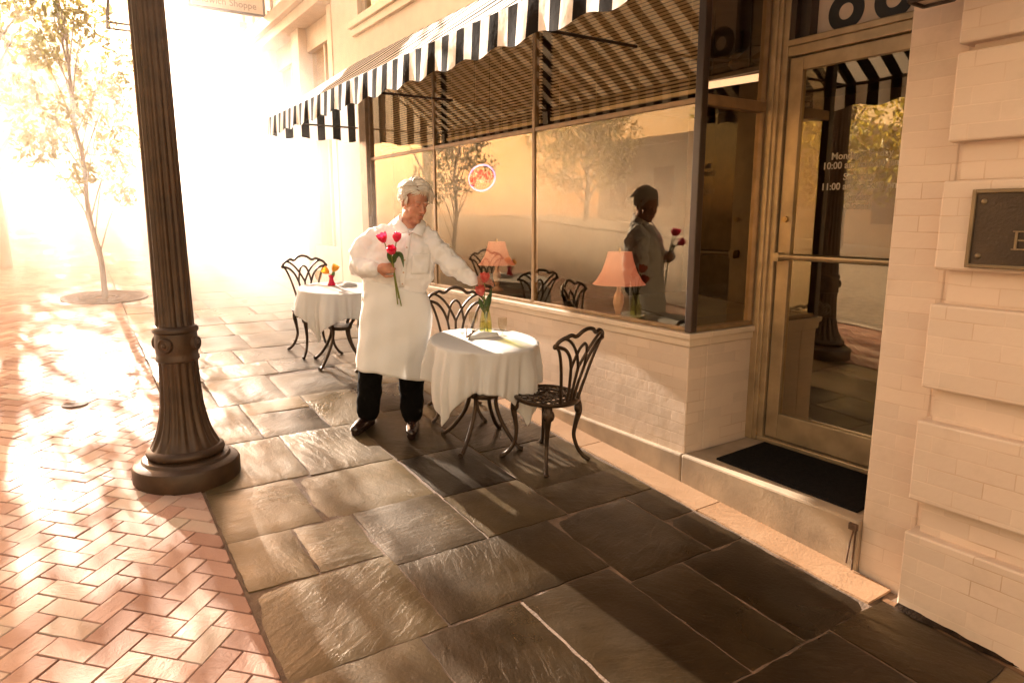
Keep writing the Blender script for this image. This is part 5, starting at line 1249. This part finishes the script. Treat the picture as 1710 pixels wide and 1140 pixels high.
# ------------------------------------------------------------------ haze
m = MB(); m.box(-41, 41, -15, 86, -2.2, 12.0)
hz = m.build('haze', bpy.data.materials.new('haze_air')); hm_ = hz.data.materials[0]; hm_.use_nodes = True; ht = hm_.node_tree
ht.nodes.remove(ht.nodes['Principled BSDF']); pv = N(ht, 'ShaderNodeVolumePrincipled')
pv.inputs['Color'].default_value = (.74, .71, .675, 1); pv.inputs['Density'].default_value = HAZE_DENSITY; pv.inputs['Anisotropy'].default_value = HAZE_G
ht.links.new(pv.outputs[0], ht.nodes['Material Output'].inputs['Volume']); tag(hz, kind='stuff')

# drifting smoke up the street: clear air at the tables, a thick bank beyond the second table
m = MB(); m.box(-14, 2.99, 5.2, 60, .0, 8.2)
sm = m.build('smoke', bpy.data.materials.new('smoke_air')); smm = sm.data.materials[0]; smm.use_nodes = True; st_ = smm.node_tree
st_.nodes.remove(st_.nodes['Principled BSDF']); pv = N(st_, 'ShaderNodeVolumePrincipled')
pv.inputs['Color'].default_value = (1.0, .93, .86, 1); pv.inputs['Anisotropy'].default_value = .45
tc = N(st_, 'ShaderNodeTexCoord'); sx = N(st_, 'ShaderNodeSeparateXYZ'); st_.links.new(tc.outputs['Object'], sx.inputs[0])
mr = N(st_, 'ShaderNodeMapRange', interpolation_type='SMOOTHSTEP'); mr.inputs[1].default_value = 6.0; mr.inputs[2].default_value = 10.5; st_.links.new(sx.outputs[1], mr.inputs[0])
nz = N(st_, 'ShaderNodeTexNoise'); nz.inputs['Scale'].default_value = .45; nz.inputs['Detail'].default_value = 2; st_.links.new(tc.outputs['Object'], nz.inputs[0])
m2 = N(st_, 'ShaderNodeMapRange'); m2.inputs[1].default_value = .35; m2.inputs[2].default_value = .65; m2.inputs[3].default_value = .35; m2.inputs[4].default_value = 1.5; st_.links.new(nz.outputs[0], m2.inputs[0])
mu = N(st_, 'ShaderNodeMath', operation='MULTIPLY'); st_.links.new(mr.outputs[0], mu.inputs[0]); st_.links.new(m2.outputs[0], mu.inputs[1])
mv = N(st_, 'ShaderNodeMath', operation='MULTIPLY'); st_.links.new(mu.outputs[0], mv.inputs[0]); mv.inputs[1].default_value = SMOKE_DENSITY
hz_ = N(st_, 'ShaderNodeMapRange', interpolation_type='SMOOTHSTEP'); hz_.inputs[1].default_value = 1.5; hz_.inputs[2].default_value = 4.2; hz_.inputs[3].default_value = 1; hz_.inputs[4].default_value = .12; st_.links.new(sx.outputs[2], hz_.inputs[0])
mw_ = N(st_, 'ShaderNodeMath', operation='MULTIPLY'); st_.links.new(mv.outputs[0], mw_.inputs[0]); st_.links.new(hz_.outputs[0], mw_.inputs[1])
hx_ = N(st_, 'ShaderNodeMapRange', interpolation_type='SMOOTHSTEP'); hx_.inputs[1].default_value = -5.0; hx_.inputs[2].default_value = -1.5; hx_.inputs[3].default_value = .30; hx_.inputs[4].default_value = 1; st_.links.new(sx.outputs[0], hx_.inputs[0])
my_ = N(st_, 'ShaderNodeMath', operation='MULTIPLY'); st_.links.new(mw_.outputs[0], my_.inputs[0]); st_.links.new(hx_.outputs[0], my_.inputs[1])
hp_ = N(st_, 'ShaderNodeMapRange', interpolation_type='SMOOTHSTEP'); hp_.inputs[1].default_value = -.3; hp_.inputs[2].default_value = 1.9; hp_.inputs[3].default_value = .60; hp_.inputs[4].default_value = 1.35; st_.links.new(sx.outputs[0], hp_.inputs[0])
mp_ = N(st_, 'ShaderNodeMath', operation='MULTIPLY'); st_.links.new(my_.outputs[0], mp_.inputs[0]); st_.links.new(hp_.outputs[0], mp_.inputs[1])   # the plume hugs the shop fronts
st_.links.new(mp_.outputs[0], pv.inputs['Density']); st_.links.new(pv.outputs[0], st_.nodes['Material Output'].inputs['Volume']); tag(sm, kind='stuff')
